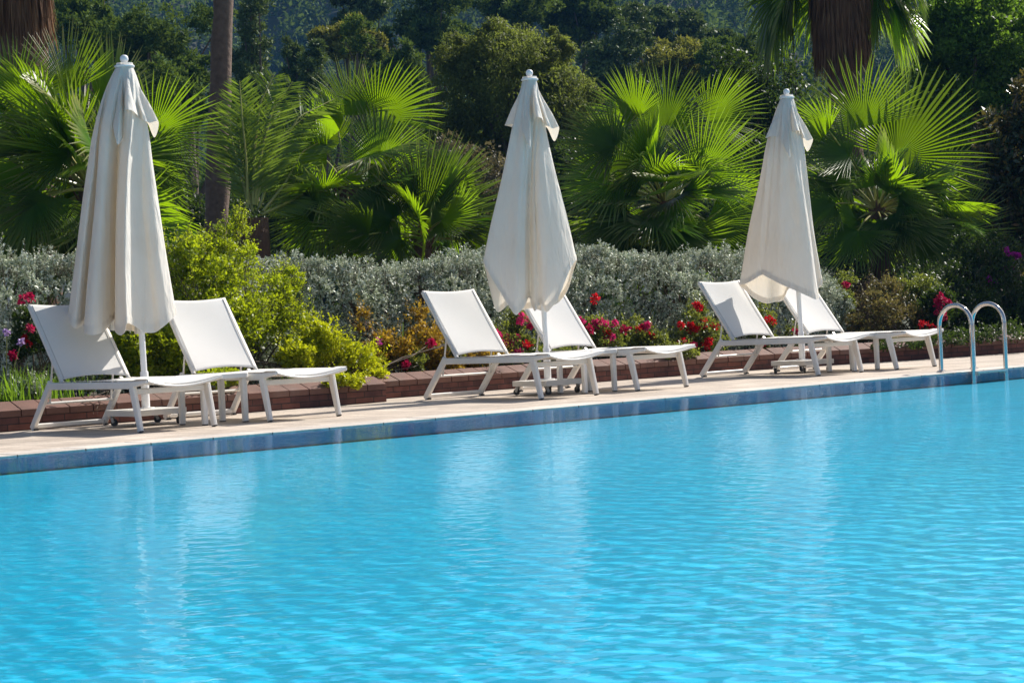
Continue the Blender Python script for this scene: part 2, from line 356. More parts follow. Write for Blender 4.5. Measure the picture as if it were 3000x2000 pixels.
def leaf_arrays(P, D, Nn, Ln, Wd, fold=0.15):
    """rhombic leaves: base P, direction D, normal Nn, length Ln, width Wd"""
    D = unit(D); S = unit(np.cross(D, Nn)); Nn = np.cross(S, D)
    Ln = np.asarray(Ln)[:, None]; Wd = np.asarray(Wd)[:, None]
    V = np.stack([P, P+D*Ln*0.45+S*Wd*0.5+Nn*Wd*fold, P+D*Ln, P+D*Ln*0.45-S*Wd*0.5+Nn*Wd*fold], axis=1)
    n = len(P); return V.reshape(-1, 3), np.arange(n*4).reshape(n, 4)

def gapnoise(P, s, ph):
    x, y, z = P[:, 0]*s+ph, P[:, 1]*s-ph*1.7, P[:, 2]*s+ph*0.6
    return (np.sin(x*1.0+1.3*np.sin(z*0.9))*np.sin(y*1.1+0.7*np.cos(x*0.8))*np.sin(z*1.2+1.1*np.sin(y*0.7))
            + 0.5*np.sin(2.3*x+z)*np.sin(2.1*z-y))

def foliage(rng, lumps, n, ln, wd, out=0.7, up=0.25, shell=0.16, gap=None, gs=3.0, droop=0.0, zmin=None, sub=0, subr=0.25, nout=0.4):
    """leaves spread in the outer volume of ellipsoid lumps [(c, r)], optionally gathered into smaller clumps"""
    lumps = [(np.array(c, float), np.array(r, float) if np.ndim(r) else np.array([r]*3, float)) for c, r in lumps]
    w = np.array([(r[0]*r[1]*r[2])**(2/3) for c, r in lumps]); w /= w.sum()
    if sub:
        # second level: clumps on the lumps' shells
        k = rng.choice(len(lumps), sub, p=w); d = unit(rng.normal(size=(sub, 3)))
        rr = np.clip(1-np.abs(rng.normal(size=(sub, 1)))*0.3, 0.2, 1.0)
        C = np.array([lumps[i][0] for i in k])+d*np.array([lumps[i][1] for i in k])*rr
        S = np.array([lumps[i][1].mean() for i in k])*subr*rng.uniform(0.6, 1.3, sub)
        kk = rng.integers(0, sub, n); dd = unit(rng.normal(size=(n, 3))+np.array([0, 0, 0.25]))
        rad = np.clip(1-np.abs(rng.normal(size=(n, 1)))*0.3, 0.1, 1.1)
        P = C[kk]+dd*(S[kk][:, None])*rad*np.array([1.0, 1.0, 0.75]); O = unit(dd+0.5*d[kk])
    else:
        k = rng.choice(len(lumps), n, p=w); d = unit(rng.normal(size=(n, 3)))
        rr = np.clip(1-np.abs(rng.normal(size=(n, 1)))*shell, 0.2, 1.08)
        P = np.array([lumps[i][0] for i in k])+d*np.array([lumps[i][1] for i in k])*rr; O = d
    keep = np.ones(len(P), bool)
    if gap is not None: keep &= gapnoise(P, gs, 1.7) > gap
    if zmin is not None: keep &= P[:, 2] > zmin
    P, O = P[keep], O[keep]; n = len(P)
    D = unit(O*out+rng.normal(size=(n, 3))*0.55+UP*up-UP*droop)
    Nn = unit(rng.normal(size=(n, 3))*0.6+UP*0.5*min(1, 0.5/nout)+O*nout)
    s = rng.uniform(0.65, 1.3, n)
    return leaf_arrays(P, D, Nn, ln*s, wd*s)

def stems(rng, base, lumps, n, r0, r1, seg=5, wig=0.08):
    mb = MB(); base = np.array(base, float)
    for i in range(n):
        c, r = lumps[rng.integers(len(lumps))]; c = np.array(c, float); r = np.array(r, float) if np.ndim(r) else np.array([r]*3)
        end = c+unit(rng.normal(size=3)+UP*0.3)*r*0.85
        b = base+np.array([rng.normal()*0.08, rng.normal()*0.08, 0]); b = b if n > 1 else base
        pts = []
        for t in np.linspace(0, 1, seg):
            p = b*(1-t)+end*t; p = p+np.array([rng.normal(), rng.normal(), 0])*wig*math.sin(math.pi*t); p[2] = b[2]+(end[2]-b[2])*t**0.85
            pts.append(p)
        mb.tube(pts, list(np.linspace(r0, r1, seg)), 6, caps=False)
    return mb

# ------------------------------------------------------------------ world, sun, camera
SUN_EL = math.radians(41.0)
sun_dir = Vector((math.cos(SUN_EL), 0.03, math.sin(SUN_EL))).normalized()
w = bpy.data.worlds.new('World'); sc.world = w; w.use_nodes = True
nt = w.node_tree
bg = nt.nodes['Background']; sky = nt.nodes.new('ShaderNodeTexSky'); sky.sky_type = 'NISHITA'; sky.sun_disc = False
sky.sun_elevation = SUN_EL; sky.sun_rotation = math.radians(90); sky.dust_density = 2.2; sky.air_density = 1.0; sky.ozone_density = 1.2
nt.links.new(sky.outputs[0], bg.inputs[0]); bg.inputs[1].default_value = 0.088
sl = bpy.data.lights.new('sun', 'SUN'); sl.energy = 5.0; sl.angle = math.radians(0.5); sl.color = (1.0, 0.955, 0.88)
so = link(bpy.data.objects.new('sun', sl)); so.rotation_euler = sun_dir.to_track_quat('Z', 'Y').to_euler(); so.location = (30, 0, 30)

cd = bpy.data.cameras.new('camera'); cam = link(bpy.data.objects.new('camera', cd)); sc.camera = cam
cd.sensor_width = 36; cd.lens = 36*F_PX/3000; cd.clip_start = 0.1; cd.clip_end = 5000
mw = Matrix.Identity(4)
for i in range(3):
    mw[i][0] = CR[i]; mw[i][1] = CU[i]; mw[i][2] = -fw[i]; mw[i][3] = CAM[i]
cam.matrix_world = mw

sc.view_settings.view_transform = 'Standard'; sc.view_settings.look = 'None'; sc.view_settings.exposure = 0.44; sc.view_settings.gamma = 1.0
sc.render.engine = 'CYCLES'
cy = sc.cycles
cy.use_denoising = True
try:
    cy.denoiser = 'OPENIMAGEDENOISE'; cy.denoising_prefilter = 'ACCURATE'
except Exception: pass
cy.max_bounces = 8; cy.diffuse_bounces = 3; cy.glossy_bounces = 4; cy.transmission_bounces = 4; cy.transparent_max_bounces = 12
cy.caustics_reflective = False; cy.caustics_refractive = False; cy.sample_clamp_indirect = 4.0

# ------------------------------------------------------------------ the setting
PX0, PX1, PY0 = -30.0, 40.0, -12.6       # pool outline; far edge at y = 0
WZ, FZ = -0.010, -0.125
g = MB(); g.box(-3000, 3000, -3000, 3000, -0.9, -0.6); struct(g.build('ground', M['ground']))
f = MB(); f.box(PX0-0.2, PX1+0.2, PY0-0.2, 0.25, FZ-0.3, FZ); struct(f.build('pool_floor', M['pool_floor']))
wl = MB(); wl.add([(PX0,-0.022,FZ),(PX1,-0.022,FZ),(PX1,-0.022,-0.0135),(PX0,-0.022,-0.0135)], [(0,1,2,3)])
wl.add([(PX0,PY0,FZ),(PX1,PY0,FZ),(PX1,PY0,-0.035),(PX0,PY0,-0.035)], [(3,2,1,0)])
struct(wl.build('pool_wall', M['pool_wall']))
ft = MB(); ft.box(PX0, PX1, -0.030, -0.0225, FZ+0.0005, FZ+0.011); struct(ft.build('pool_wall', simple('dark_foot_strip', (0.005, 0.05, 0.10), 0.5, 0.2, 8.0)))  # thin darker strip along the foot of the far pool wall
def ripples(X, Y):
    rg = np.random.default_rng(5); Z = np.zeros_like(X); tot = 0.0
    for k in range(80):
        lam = 0.034*(0.21/0.034)**rg.random()**1.7
        th = math.radians(49)+rg.normal()*1.05            # mostly travelling along the line of sight
        kx, ky = 2*math.pi/lam*math.cos(th), 2*math.pi/lam*math.sin(th)
        sl = lam**0.25; ph = rg.uniform(0, 6.28)
        bend = 0.25*np.sin(X*rg.uniform(0.6, 1.6)+rg.uniform(0, 6))+0.25*np.sin(Y*rg.uniform(0.6, 1.6)+rg.uniform(0, 6))
        Z += sl*lam/(2*math.pi)*np.sin(kx*X+ky*Y+ph+bend*2.0); tot += sl*sl/2
    Z /= math.sqrt(tot)
    patch = 0.5+0.5*np.sin(X*0.55+1.3*np.sin(Y*0.45+1)+0.4)*np.sin(Y*0.7+1.1*np.sin(X*0.5)+1.2)
    t = np.clip((-Y-1.5)/7.5, 0, 1)**1.3
    slope = (0.011+0.046*t)*(0.4+1.1*patch)
    return Z*slope*np.clip((-Y-0.0225)/0.25, 0.25, 1)
st_ = 0.0135
gx = np.arange(1.2, 18.6, st_); gy = np.arange(-10.4, -0.03, st_); gy[-1] = -0.0225
X, Y = np.meshgrid(gx, gy); Zr = WZ+ripples(X, Y)
ed = np.minimum(np.minimum(np.arange(len(gx)), np.arange(len(gx))[::-1])[None, :], np.arange(len(gy))[:, None])
Zr = WZ+(Zr-WZ)*np.clip(ed/26.0, 0, 1)
V = np.stack([X, Y, Zr], -1).reshape(-1, 3); nx = len(gx); ny = len(gy)
ii = (np.arange(ny-1)[:, None]*nx+np.arange(nx-1)[None, :]).ravel()
Fq = np.stack([ii, ii+1, ii+nx+1, ii+nx], 1)
def quad(x0, x1, y0, y1):
    global V, Fq
    b = len(V); V = np.concatenate([V, [(x0,y0,WZ),(x1,y0,WZ),(x1,y1,WZ),(x0,y1,WZ)]]); Fq = np.concatenate([Fq, [[b,b+1,b+2,b+3]]])
quad(PX0, gx[0], PY0, -0.0225); quad(gx[-1], PX1, PY0, -0.0225); quad(gx[0], gx[-1], PY0, gy[0])
struct(mesh_np('water', V, Fq, M['water'], smooth=True))
cp = MB()
x = PX0
while x < PX1:                                   # coping stones with open joints
    cp.box(x+0.002, x+0.498, -0.026, 0.345, -0.0135, 0.0+float(R0.normal()*0.0008)); x += 0.5
struct(cp.build('pool_coping', M['coping'], bevel=0.003))
dk = MB(); dk.box(PX0, PX1, 0.345, 3.9, -0.2, -0.002); dk.box(PX0-20, PX1+20, PY0-15, PY0, -0.2, -0.002)
dk.box(PX0-20, PX0, PY0, 3.9, -0.2, -0.003); dk.box(PX1, PX1+20, PY0, 3.9, -0.2, -0.003)
struct(dk.build('pool_deck', M['deck']))

# garden soil behind the walls and the terrain beyond
W1Y = 3.22
WALL2 = [(11.0, 3.86), (16.4, 3.86), (17.6, 3.74), (18.7, 3.42), (19.9, 3.12), (22.0, 2.86), (28.0, 2.5), (36.0, 2.2)]
def wall2_y(x):
    for (a, ya), (b, yb) in zip(WALL2[:-1], WALL2[1:]):
        if a <= x <= b: return ya+(yb-ya)*(x-a)/(b-a)
    return WALL2[-1][1]
SX = np.array([0.652, 0.758]); QX = np.array([0.758, -0.652])
def hill_h(x, y):
    s = (x-CAM[0])*SX[0]+(y-CAM[1])*SX[1]; q = (x-CAM[0])*QX[0]+(y-CAM[1])*QX[1]
    h = 0.16
    if s > 48:
        t = min(1.0, (s-48)/75.0); r = t*t*(3-2*t)
        ang = q/s*F_PX+1500                       # bearing, in photo pixels, sets where the near ridge dips
        dip = math.exp(-((ang-760)/150)**2)*5.5+math.exp(-((ang-1950)/200)**2)*3.5
        h += r*(6.0+0.8*math.sin(q*0.11)+0.6*math.sin(q*0.23+1)-0.6*dip*min(1, (s-48)/60))
    if s > 150: h += (s-150)*0.03
    if s > 230: h += min((s-230)*0.62+5*math.sin(q*0.03)*(s-230)/200, 44+5*math.sin(q*0.012+1))
    return h
tr = MB(); P = []
xs = np.concatenate([np.linspace(-300, 0, 16), np.linspace(4, 200, 99), np.linspace(215, 700, 40)])
ys = np.concatenate([np.array([3.95, 4.6, 6, 8]), np.linspace(10, 160, 76), np.linspace(170, 650, 60)])
for yv in ys:
    row = []
    for xv in xs:
        yy = yv
        if yv < 4.5: yy = (W1Y+0.15 if xv < 11.2 else wall2_y(max(11.3, xv))+0.15)
        row.append((xv, yy, hill_h(xv, yy)))
    P.append(row)
tr.grid(P); struct(tr.build('hillside', M['hill'], smooth=True))
so2 = MB(); P = []
for t in (0.15, 0.6, 2.2, 4.5):
    P.append([(xv, (W1Y if xv < 11.2 else wall2_y(max(11.3, xv)))+t, 0.168+0.012*math.sin(xv*3+t*5)) for xv in np.linspace(-6, 34, 161)])
so2.grid(P); struct(so2.build('soil', M['soil'], smooth=True))

# brick planter walls: face, and a course of sloping coping bricks
def planter_wall(pts, label, end_cap=True):
    root = empty('brick_wall', (pts[0][0], pts[0][1], 0)); tag(root, label, 'wall')
    ox, oy = pts[0]
    fb = MB(); cb = MB()
    for (a, ya), (b, yb) in zip(pts[:-1], pts[1:]):
        fb.add([(a-ox,ya-oy,0),(b-ox,yb-oy,0),(b-ox,yb-oy,0.117),(a-ox,ya-oy,0.117),(a-ox,ya-oy+0.2,0),(b-ox,yb-oy+0.2,0),(b-ox,yb-oy+0.2,0.117),(a-ox,ya-oy+0.2,0.117)],
               [(0,1,2,3),(5,4,7,6),(1,5,6,2),(4,0,3,7),(3,2,6,7)])
    total = 0
    for (a, ya), (b, yb) in zip(pts[:-1], pts[1:]):
        Ln = math.hypot(b-a, yb-ya); d = np.array([(b-a)/Ln, (yb-ya)/Ln]); nrm = np.array([-d[1], d[0]])
        n = max(1, int(round(Ln/0.225))); st = Ln/n
        for i in range(n):
            s0, s1 = i*st+0.004, (i+1)*st-0.004; jz = float(R0.normal()*0.0015); jy = float(R0.normal()*0.002)
            vs = []
            for s in (s0, s1):
                for (e, z) in ((-0.012+jy, 0.119), (-0.012+jy, 0.174+jz), (0.185+jy, 0.245+jz), (0.185+jy, 0.119)):
                    p = np.array([a-ox, ya-oy])+d*s+nrm*e; vs.append((p[0], p[1], z))
            cb.add(vs, [(0,1,2,3),(7,6,5,4),(0,4,5,1),(1,5,6,2),(2,6,7,3),(3,7,4,0)])
    fb.build('brick_face', M['brick'], root); cb.build('coping', M['brick_cap'], root, bevel=0.004)
    return root
planter_wall([(-6.0, W1Y), (11.48, W1Y)], 'low red brick planter wall with sloping coping behind the two nearest loungers')
planter_wall(WALL2, 'low red brick planter wall set further back, running behind the middle and far loungers')

# ------------------------------------------------------------------ sun loungers
WD = 0.70
def make_lounger():
    root = empty('sun_lounger', (0, 0, 0))
    mm = M['metal_white']
    zS = 0.375
    for u in (0.016, WD-0.016):
        r_ = MB(); r_.bar((u, -0.335, zS-0.012), (u, -1.0, zS-0.012), 0.032, 0.058); r_.bar((u, -1.0, zS-0.012), (u, -1.66, zS-0.012), 0.032, 0.058)
        r_.bar((u, -1.66, zS-0.005), (u, -1.84, zS+0.012), 0.032, 0.045, w2=0.03, h2=0.024)
        r_.build('side_rail', mm, root, bevel=0.003)
        l_ = MB(); l_.bar((u, -1.625, zS-0.035), (u, -1.712, 0.008), 0.036, 0.072, w2=0.034, h2=0.05)
        lo = l_.build('leg', mm, root, bevel=0.003)
        MB().bar((u, -1.712, 0.010), (u, -1.7135, 0.0), 0.028, 0.044).build('foot_cap', M['black_rubber'], lo)
        h_ = MB(); h_.bar((u, -0.352, zS+0.016), (u, -0.012, 0.012), 0.034, 0.062)
        ho = h_.build('leg', mm, root, bevel=0.003)
        MB().box(u-0.012, u+0.02 if u < 0.3 else u+0.012, -0.075, -0.035, 0.0, 0.014).build('foot_cap', M['black_rubber'], ho)
    gb = MB(); gb.bar((0.034, -0.035, 0.034), (WD-0.034, -0.035, 0.034), 0.05, 0.04, side=(0,1,0)); gb.build('floor_bar', mm, root, bevel=0.004)
    cb = MB(); cb.bar((0.034, -1.615, 0.312), (WD-0.034, -1.615, 0.312), 0.03, 0.045, side=(0,1,0)); cb.build('cross_bar', mm, root, bevel=0.003)
    # seat sling, sagging between the rails and more so at the foot
    P = []; us = np.linspace(0.0, 1.0, 21); vs = np.linspace(0.50, 1.84, 30)
    for v in vs:
        t = (v-0.5)/1.34; row = []
        zr = zS+0.019+(0.008 if v > 1.66 else 0)
        for a in us:
            bow = math.sin(math.pi*a)**0.9
            sag = 0.010+0.040*t**7
            vv = v-0.035*bow*max(0, (t-0.7)/0.3)**2
            row.append((0.004+a*(WD-0.008), -vv, zr-sag*bow+0.004))
        P.append(row)
    sg = MB(); sg.grid(P); s_ = sg.build('seat_sling', M['sling'], root, smooth=True)
    so_ = s_.modifiers.new('thickness', 'SOLIDIFY'); so_.thickness = 0.004
    fb = MB(); fb.tube([(0.016+a*(WD-0.032), -(1.845-0.035*math.sin(math.pi*a)**0.9), zS+0.018-0.052*math.sin(math.pi*a)**0.9) for a in np.linspace(0, 1, 17)], 0.011, 8)
    fb.build('foot_bar', mm, root, smooth=True)
    # backrest
    b0 = np.array([0, -0.491, 0.398]); b1 = np.array([0, -0.008, 1.03]); Wb = 0.643; m = (WD-Wb)/2
    dv = (b1-b0)/np.linalg.norm(b1-b0); nv = np.array([0, -dv[2], dv[1]]); nv = nv if nv[2] > 0 else -nv
    br = empty_child = None
    fr = MB()
    for u in (m+0.011, WD-m-0.011):
        fr.bar(b0+np.array([u, 0, 0])-dv*0.035, b1+np.array([u, 0, 0]), 0.022, 0.032)
    fr.tube([b1*0+b0+dv*np.linalg.norm(b1-b0)*(1-0.012-0.03*math.sin(math.pi*a))+np.array([m+0.012+a*(Wb-0.024), 0, 0]) for a in np.linspace(0, 1, 13)], 0.011, 8)
    bk = fr.build('backrest_frame', mm, root, bevel=0.002)
    P = []; Lb = np.linalg.norm(b1-b0)
    for t in np.linspace(0.0, 1.0, 26):
        row = []
        for a in us:
            bow = math.sin(math.pi*a)
            tt = t*(1-0.03*bow)+0.045*bow*(1-t)+0.01
            q = b0+dv*Lb*tt+nv*(0.017-0.016*bow*math.sin(math.pi*min(1, t*1.0+0.06))+0.0)
            row.append((m+0.001+a*(Wb-0.002), q[1], q[2]))
        P.append(row)
    sg = MB(); sg.grid(P); s_ = sg.build('backrest_sling', M['sling'], root, smooth=True)
    so_ = s_.modifiers.new('thickness', 'SOLIDIFY'); so_.thickness = 0.004
    for a in (0.05, 0.95):
        es = MB(); es.tube([b0+dv*Lb*t+nv*0.0205+np.array([m+a*Wb, 0, 0]) for t in np.linspace(0.03, 0.985, 12)], 0.003, 5)
        es.build('edge_seam', M['seam'], s_)
    # folding prop behind the backrest, resting on a rod between the head legs
    pr = MB()
    for u in (m+0.035, WD-m-0.035):
        pr.tube([b0+dv*Lb*0.34+np.array([u, 0.004, -0.01]), (u, -0.235, 0.225)], 0.0085, 8)
    pr.tube([(0.03, -0.215, 0.222), (WD-0.03, -0.215, 0.222)], 0.011, 8)
    pr.build('prop', mm, root, smooth=True)
    for u in (0.04, WD-0.04):
        hg = MB(); hg.lathe([(0.0, -0.012), (0.016, -0.012), (0.016, 0.012), (0.0, 0.012)], (u, -0.495, 0.398), 10)
        hg.build('hinge', mm, root)
    return root
LOUNGERS = [(7.6826, 3.0895, 1.2016, 'white sun lounger nearest the camera, its backrest shaded by the parasol'),
            (8.9615, 3.1116, -1.4889, 'white sun lounger right of the nearest parasol, in front of the golden shrub'),
            (11.7763, 3.0214, -0.573, 'fully sunlit white sun lounger left of the middle parasol, by the orange-leaved shrub'),
            (13.0326, 3.127, 1.1056, 'white sun lounger whose backrest is partly hidden by the middle parasol canopy and pole'),
            (15.7133, 3.143, -1.3021, 'white sun lounger left of the farthest parasol with a pointed shadow on its backrest'),
            (16.8198, 3.0659, 1.0995, 'farthest white sun lounger, beside the steel pool ladder')]
proto = make_lounger()
for i, (x, y, a, lab) in enumerate(LOUNGERS):
    o = proto if i == 0 else copy_tree(proto)
    o.location = (x, y, 0); o.rotation_euler = (0, 0, math.radians(a))
    tag(o, lab, 'sun lounger', 'white sun loungers along the pool deck')

# ------------------------------------------------------------------ side tables
def rounded(w, r, n=5):
    pts = []
    for cx, cy_, a0 in ((w-r, w-r, 0), (-w+r, w-r, 90), (-w+r, -w+r, 180), (w-r, -w+r, 270)):
        for k in range(n+1):
            a = math.radians(a0+90*k/n); pts.append((cx+r*math.cos(a), cy_+r*math.sin(a)))
    return pts
def make_table():
    root = empty('side_table', (0, 0, 0)); mm = M['metal_white']
    o = rounded(0.222, 0.035); n = len(o); mb = MB()
    mb.add([(x, y, 0.362) for x, y in o]+[(x, y, 0.402) for x, y in o], [(i, (i+1) % n, n+(i+1) % n, n+i) for i in range(n)]+[tuple(range(n-1,-1,-1)), tuple(range(n, 2*n))])
    mb.build('table_top', mm, root, bevel=0.004)
    for sx in (-1, 1):
        for sy in (-1, 1):
            l_ = MB(); l_.bar((sx*0.19, sy*0.17, 0.363), (sx*0.192, sy*0.172, 0.008), 0.052, 0.052, w2=0.046, h2=0.046); lo = l_.build('leg', mm, root, bevel=0.004)
            MB().box(sx*0.192-0.018, sx*0.192+0.018, sy*0.172-0.018, sy*0.172+0.018, 0, 0.012).build('foot_cap', M['black_rubber'], lo)
    return root
tp = make_table()
for i, (x, y, lab) in enumerate([(8.68, 1.84, 'white square side table between the two nearest loungers'),
                                 (12.84, 1.85, 'white square side table between the two middle loungers'),
                                 (16.73, 1.83, 'white square side table between the two farthest loungers')]):
    o = tp if i == 0 else copy_tree(tp)
    o.location = (x, y, 0); tag(o, lab, 'side table', 'white side tables between the loungers')

# ------------------------------------------------------------------ closed parasols
def closed_spline(pts, n):
    pts = np.array(pts, float); m = len(pts); out = []
    for i in range(m):
        p0, p1, p2, p3 = pts[i-1], pts[i], pts[(i+1) % m], pts[(i+2) % m]
        for t in np.arange(n)/n:
            a = 0.5*((2*p1)+(-p0+p2)*t+(2*p0-5*p1+4*p2-p3)*t*t+(-p0+3*p1-3*p2+p3)*t**3)
            out.append(a)
    return np.array(out)
CAP = [(-.265,.02,2.545),(-.19,.07,2.55),(-.12,.10,2.53),(-.08,.22,2.40),(-.04,.28,2.30),(-.015,.10,2.42),(.01,.10,2.56),(.035,.26,2.585),(.085,.24,2.575),(.115,.06,2.53),(.15,.10,2.51),(.19,.06,2.49),(.255,.02,2.50),(.20,-.06,2.38),(.13,-.10,2.52),(.04,-.18,2.40),(-.05,-.12,2.52),(-.14,-.16,2.45),(-.20,-.08,2.53)]
HEMS = [
 [(-.61,-.18,.95),(-.60,.02,.93),(-.55,.17,.88),(-.49,.22,.83),(-.455,.02,.87),(-.44,.06,.90),(-.42,.24,.80),(-.35,.33,.77),(-.285,.28,.78),(-.25,.10,.83),(-.235,-.14,.90),(-.215,-.02,.86),(-.17,.22,.79),(-.10,.36,.755),(-.045,.44,.79),(-.02,.46,.85),(.005,.34,.83),(.06,.22,.775),(.14,.16,.765),(.21,.18,.80),(.27,.13,.86),(.30,.0,.91),(.24,-.10,.88),(.20,-.02,.84),(.13,-.08,.82),(.07,-.28,.78),(-.06,-.10,.76),(-.14,-.36,.79),(-.26,-.10,.80),(-.34,-.26,.83),(-.48,-.42,.92),(-.58,-.30,.96)],
 [(-.545,.26,1.285),(-.50,.31,1.19),(-.41,.36,1.00),(-.285,.42,.785),(-.23,.38,.80),(-.175,.31,.86),(-.135,.15,.93),(-.115,.15,.86),(-.08,.25,.80),(-.045,.24,.85),(-.02,.32,.86),(.03,.38,.785),(.11,.36,.88),(.20,.28,1.04),(.29,.18,1.20),(.34,.08,1.27),(.32,-.0,1.20),(.25,-.06,1.0),(.16,-.16,.88),(.08,-.06,.84),(0,-.14,.8),(-.1,-.02,.83),(-.22,-.10,.82),(-.33,.06,.87),(-.43,.06,.81),(-.49,.16,.95)],
 [(-.605,-.24,.985),(-.56,-.08,1.0),(-.48,.06,1.045),(-.39,.10,1.085),(-.36,.18,1.06),(-.25,.30,.985),(-.10,.38,.905),(.05,.42,.825),(.13,.38,.79),(.185,.26,.82),(.20,.12,.90),(.245,.12,.95),(.265,.05,1.0),(.24,-.04,1.02),(.16,-.10,.98),(.10,-.2,.92),(0,-.10,.93),(-.1,.0,.92),(-.16,-.10,.80),(-.25,-.10,.785),(-.36,-.05,.775),(-.47,-.12,.84),(-.56,-.2,.93)]]
def cone_shell(hem, ztop, rtop, nv, wpow, rmid, rng, wr=0.006, s0=0.16):
    H = closed_spline(hem, 10); n = len(H)
    ang = np.unwrap(np.arctan2(H[:, 1]+0.03, H[:, 0]))
    k0 = np.arctan2(H[0, 1], H[0, 0])
    sgn = -1 if (ang[-1]-ang[0]) < 0 else 1
    th = k0+sgn*np.linspace(0, 2*math.pi, n, endpoint=False)
    V = []
    ph = rng.uniform(0, 6, 4)
    for i in range(nv+1):
        t = i/nv; wgt = t**wpow
        rc = rtop+(rmid-rtop)*min(1, t/0.3)**0.9
        cx = np.cos(th)*rc; cy_ = np.sin(th)*rc
        bl = max(0.0, 1-t)**wpow; sc_ = s0+(1-s0)*t
        x = cx*bl+H[:, 0]*sc_*(1-bl); y = cy_*bl+H[:, 1]*sc_*(1-bl)
        # gathered pleats near the top, long soft creases lower down
        pl = wr*(np.sin(th*14+ph[0])*(1-t)*min(1, t*6)+0.8*np.sin(th*9+ph[1]+3*t)*t*0.8+0.6*np.sin(th*5+t*9+ph[2])*math.sin(math.pi*t))
        x = x+np.cos(th)*pl; y = y+np.sin(th)*pl
        z = ztop+(H[:, 2]-ztop)*t
        V.append(np.stack([x, y, z], 1))
    V = np.concatenate(V)
    W = V[:, :1]*RV+V[:, 1:2]*DV; W[:, 2] = V[:, 2]
    Fq = [(i*n+k, i*n+(k+1) % n, (i+1)*n+(k+1) % n, (i+1)*n+k) for i in range(nv) for k in range(n)]
    return W, Fq
def make_parasol(i, x, y, ztip, label):
    rng = np.random.default_rng(50+i)
    root = empty('parasol', (x, y, 0)); tag(root, label, 'parasol', 'closed cream parasols between the loungers')
    lean = np.array([-0.012*0.76, 0.012*0.65, 0])       # the pole leans a touch to the left
    bs = MB(); o = rounded(0.25, 0.03); n = len(o)
    bs.add([(a, b, 0.085) for a, b in o]+[(a, b, 0.135) for a, b in o], [(k, (k+1) % n, n+(k+1) % n, n+k) for k in range(n)]+[tuple(range(n-1,-1,-1)), tuple(range(n, 2*n))])
    base = bs.build('base_plate', M['metal_white'], root, bevel=0.004)
    for sx in (-1, 1):
        for sy in (-1, 1):
            cx, cy_ = sx*0.205, sy*0.205; a = rng.uniform(0, 6.28); d = np.array([math.cos(a), math.sin(a), 0]); s = np.array([-d[1], d[0], 0])
            c_ = MB(); p = np.array([cx, cy_, 0])
            c_.lathe([(0, 0.085), (0.024, 0.085), (0.024, 0.076), (0.012, 0.070), (0, 0.070)], p, 12)
            for q in (-1, 1):
                c_.bar(p+s*q*0.014+np.array([0, 0, 0.072]), p+d*0.018+s*q*0.014+np.array([0, 0, 0.030]), 0.004, 0.026, side=s)
            ca = c_.build('caster', M['caster_metal'], base)
            wv = MB(); ce = p+d*0.018+np.array([0, 0, 0.030])
            wv.tube([ce-s*0.011, ce+s*0.011], 0.0295, 16); wv.build('wheel', M['black_rubber'], ca, smooth=True)
    sl_ = MB(); sl_.lathe([(0.034, 0.135), (0.034, 0.435), (0.030, 0.445), (0.026, 0.446)], (0, 0, 0), 20)
    sl_.lathe([(0.07, 0.135), (0.07, 0.145), (0.034, 0.147)], (0, 0, 0), 20)
    sl_.build('sleeve', M['pole_white'], root, smooth=True)
    po = MB(); po.tube([(0, 0, 0.40), tuple(lean*(ztip-0.06)+np.array([0, 0, ztip-0.06]))], 0.0255, 20); po.build('pole', M['pole_white'], root, smooth=True)
    top = lean*3.0; dz = ztip-3.07
    W, Fq = cone_shell(HEMS[i], 2.98+dz, 0.062, 70, 4.0, (0.27, 0.20, 0.22)[i], rng, (0.008, 0.012, 0.013)[i], (0.34, 0.16, 0.24)[i])
    W[:, :2] += (lean*W[:, 2:3])[:, :2]
    cn = mesh_np('canopy', W, Fq, M['canvas'], root, smooth=True)
    W, Fq = cone_shell([(a, b, c+dz) for a, b, c in CAP], 3.0+dz, 0.068, 30, 3.0, 0.09, rng, 0.005)
    W[:, :2] += (lean*W[:, 2:3])[:, :2]
    mesh_np('vent_cap', W, Fq, M['canvas'], cn, smooth=True)
    nn = len(closed_spline(HEMS[i], 10)); Wc = np.array([v.co[:] for v in cn.data.vertices]).reshape(71, nn, 3)   # stitched hem
    hm_ = Wc[[68, 69, 70]].copy(); ctr = hm_.mean(axis=(0, 1)); tng = np.roll(hm_, -1, 1)-np.roll(hm_, 1, 1); out_ = unit(np.cross(tng, np.array([0, 0, 1.0]))); sg = np.sign((out_*(hm_-ctr)).sum(-1).mean())
    hm_ = hm_+out_*sg*0.004; hm_[2, :, 2] -= 0.003; hm_[2] -= out_[2]*sg*0.003
    mesh_np('hem', hm_.reshape(-1, 3), [(a*nn+k, a*nn+(k+1) % nn, (a+1)*nn+(k+1) % nn, (a+1)*nn+k) for a in range(2) for k in range(nn)], M['canvas'], cn, smooth=True)
    fi = MB(); c = lean*ztip
    fi.lathe([(0, -0.072), (0.078, -0.072), (0.083, -0.066), (0.083, -0.058), (0.076, -0.052), (0.022, -0.048), (0.014, -0.042), (0.014, -0.034), (0.024, -0.028), (0.033, -0.012), (0.035, 0.002), (0.031, 0.018), (0.018, 0.031), (0, 0.035)], (c[0], c[1], ztip-0.035), 24)
    fi.build('finial', M['pole_white'], root, smooth=True)
    return root
make_parasol(0, 8.44, 2.50, 3.075, 'closed cream parasol nearest the camera, its hem in many soft folds')
make_parasol(1, 12.67, 2.22, 3.11, 'closed cream parasol in the middle, with pointed hem corners')
make_parasol(2, 16.56, 2.40, 3.10, 'closed cream parasol farthest away, its hem gaping open to show the tan inside')

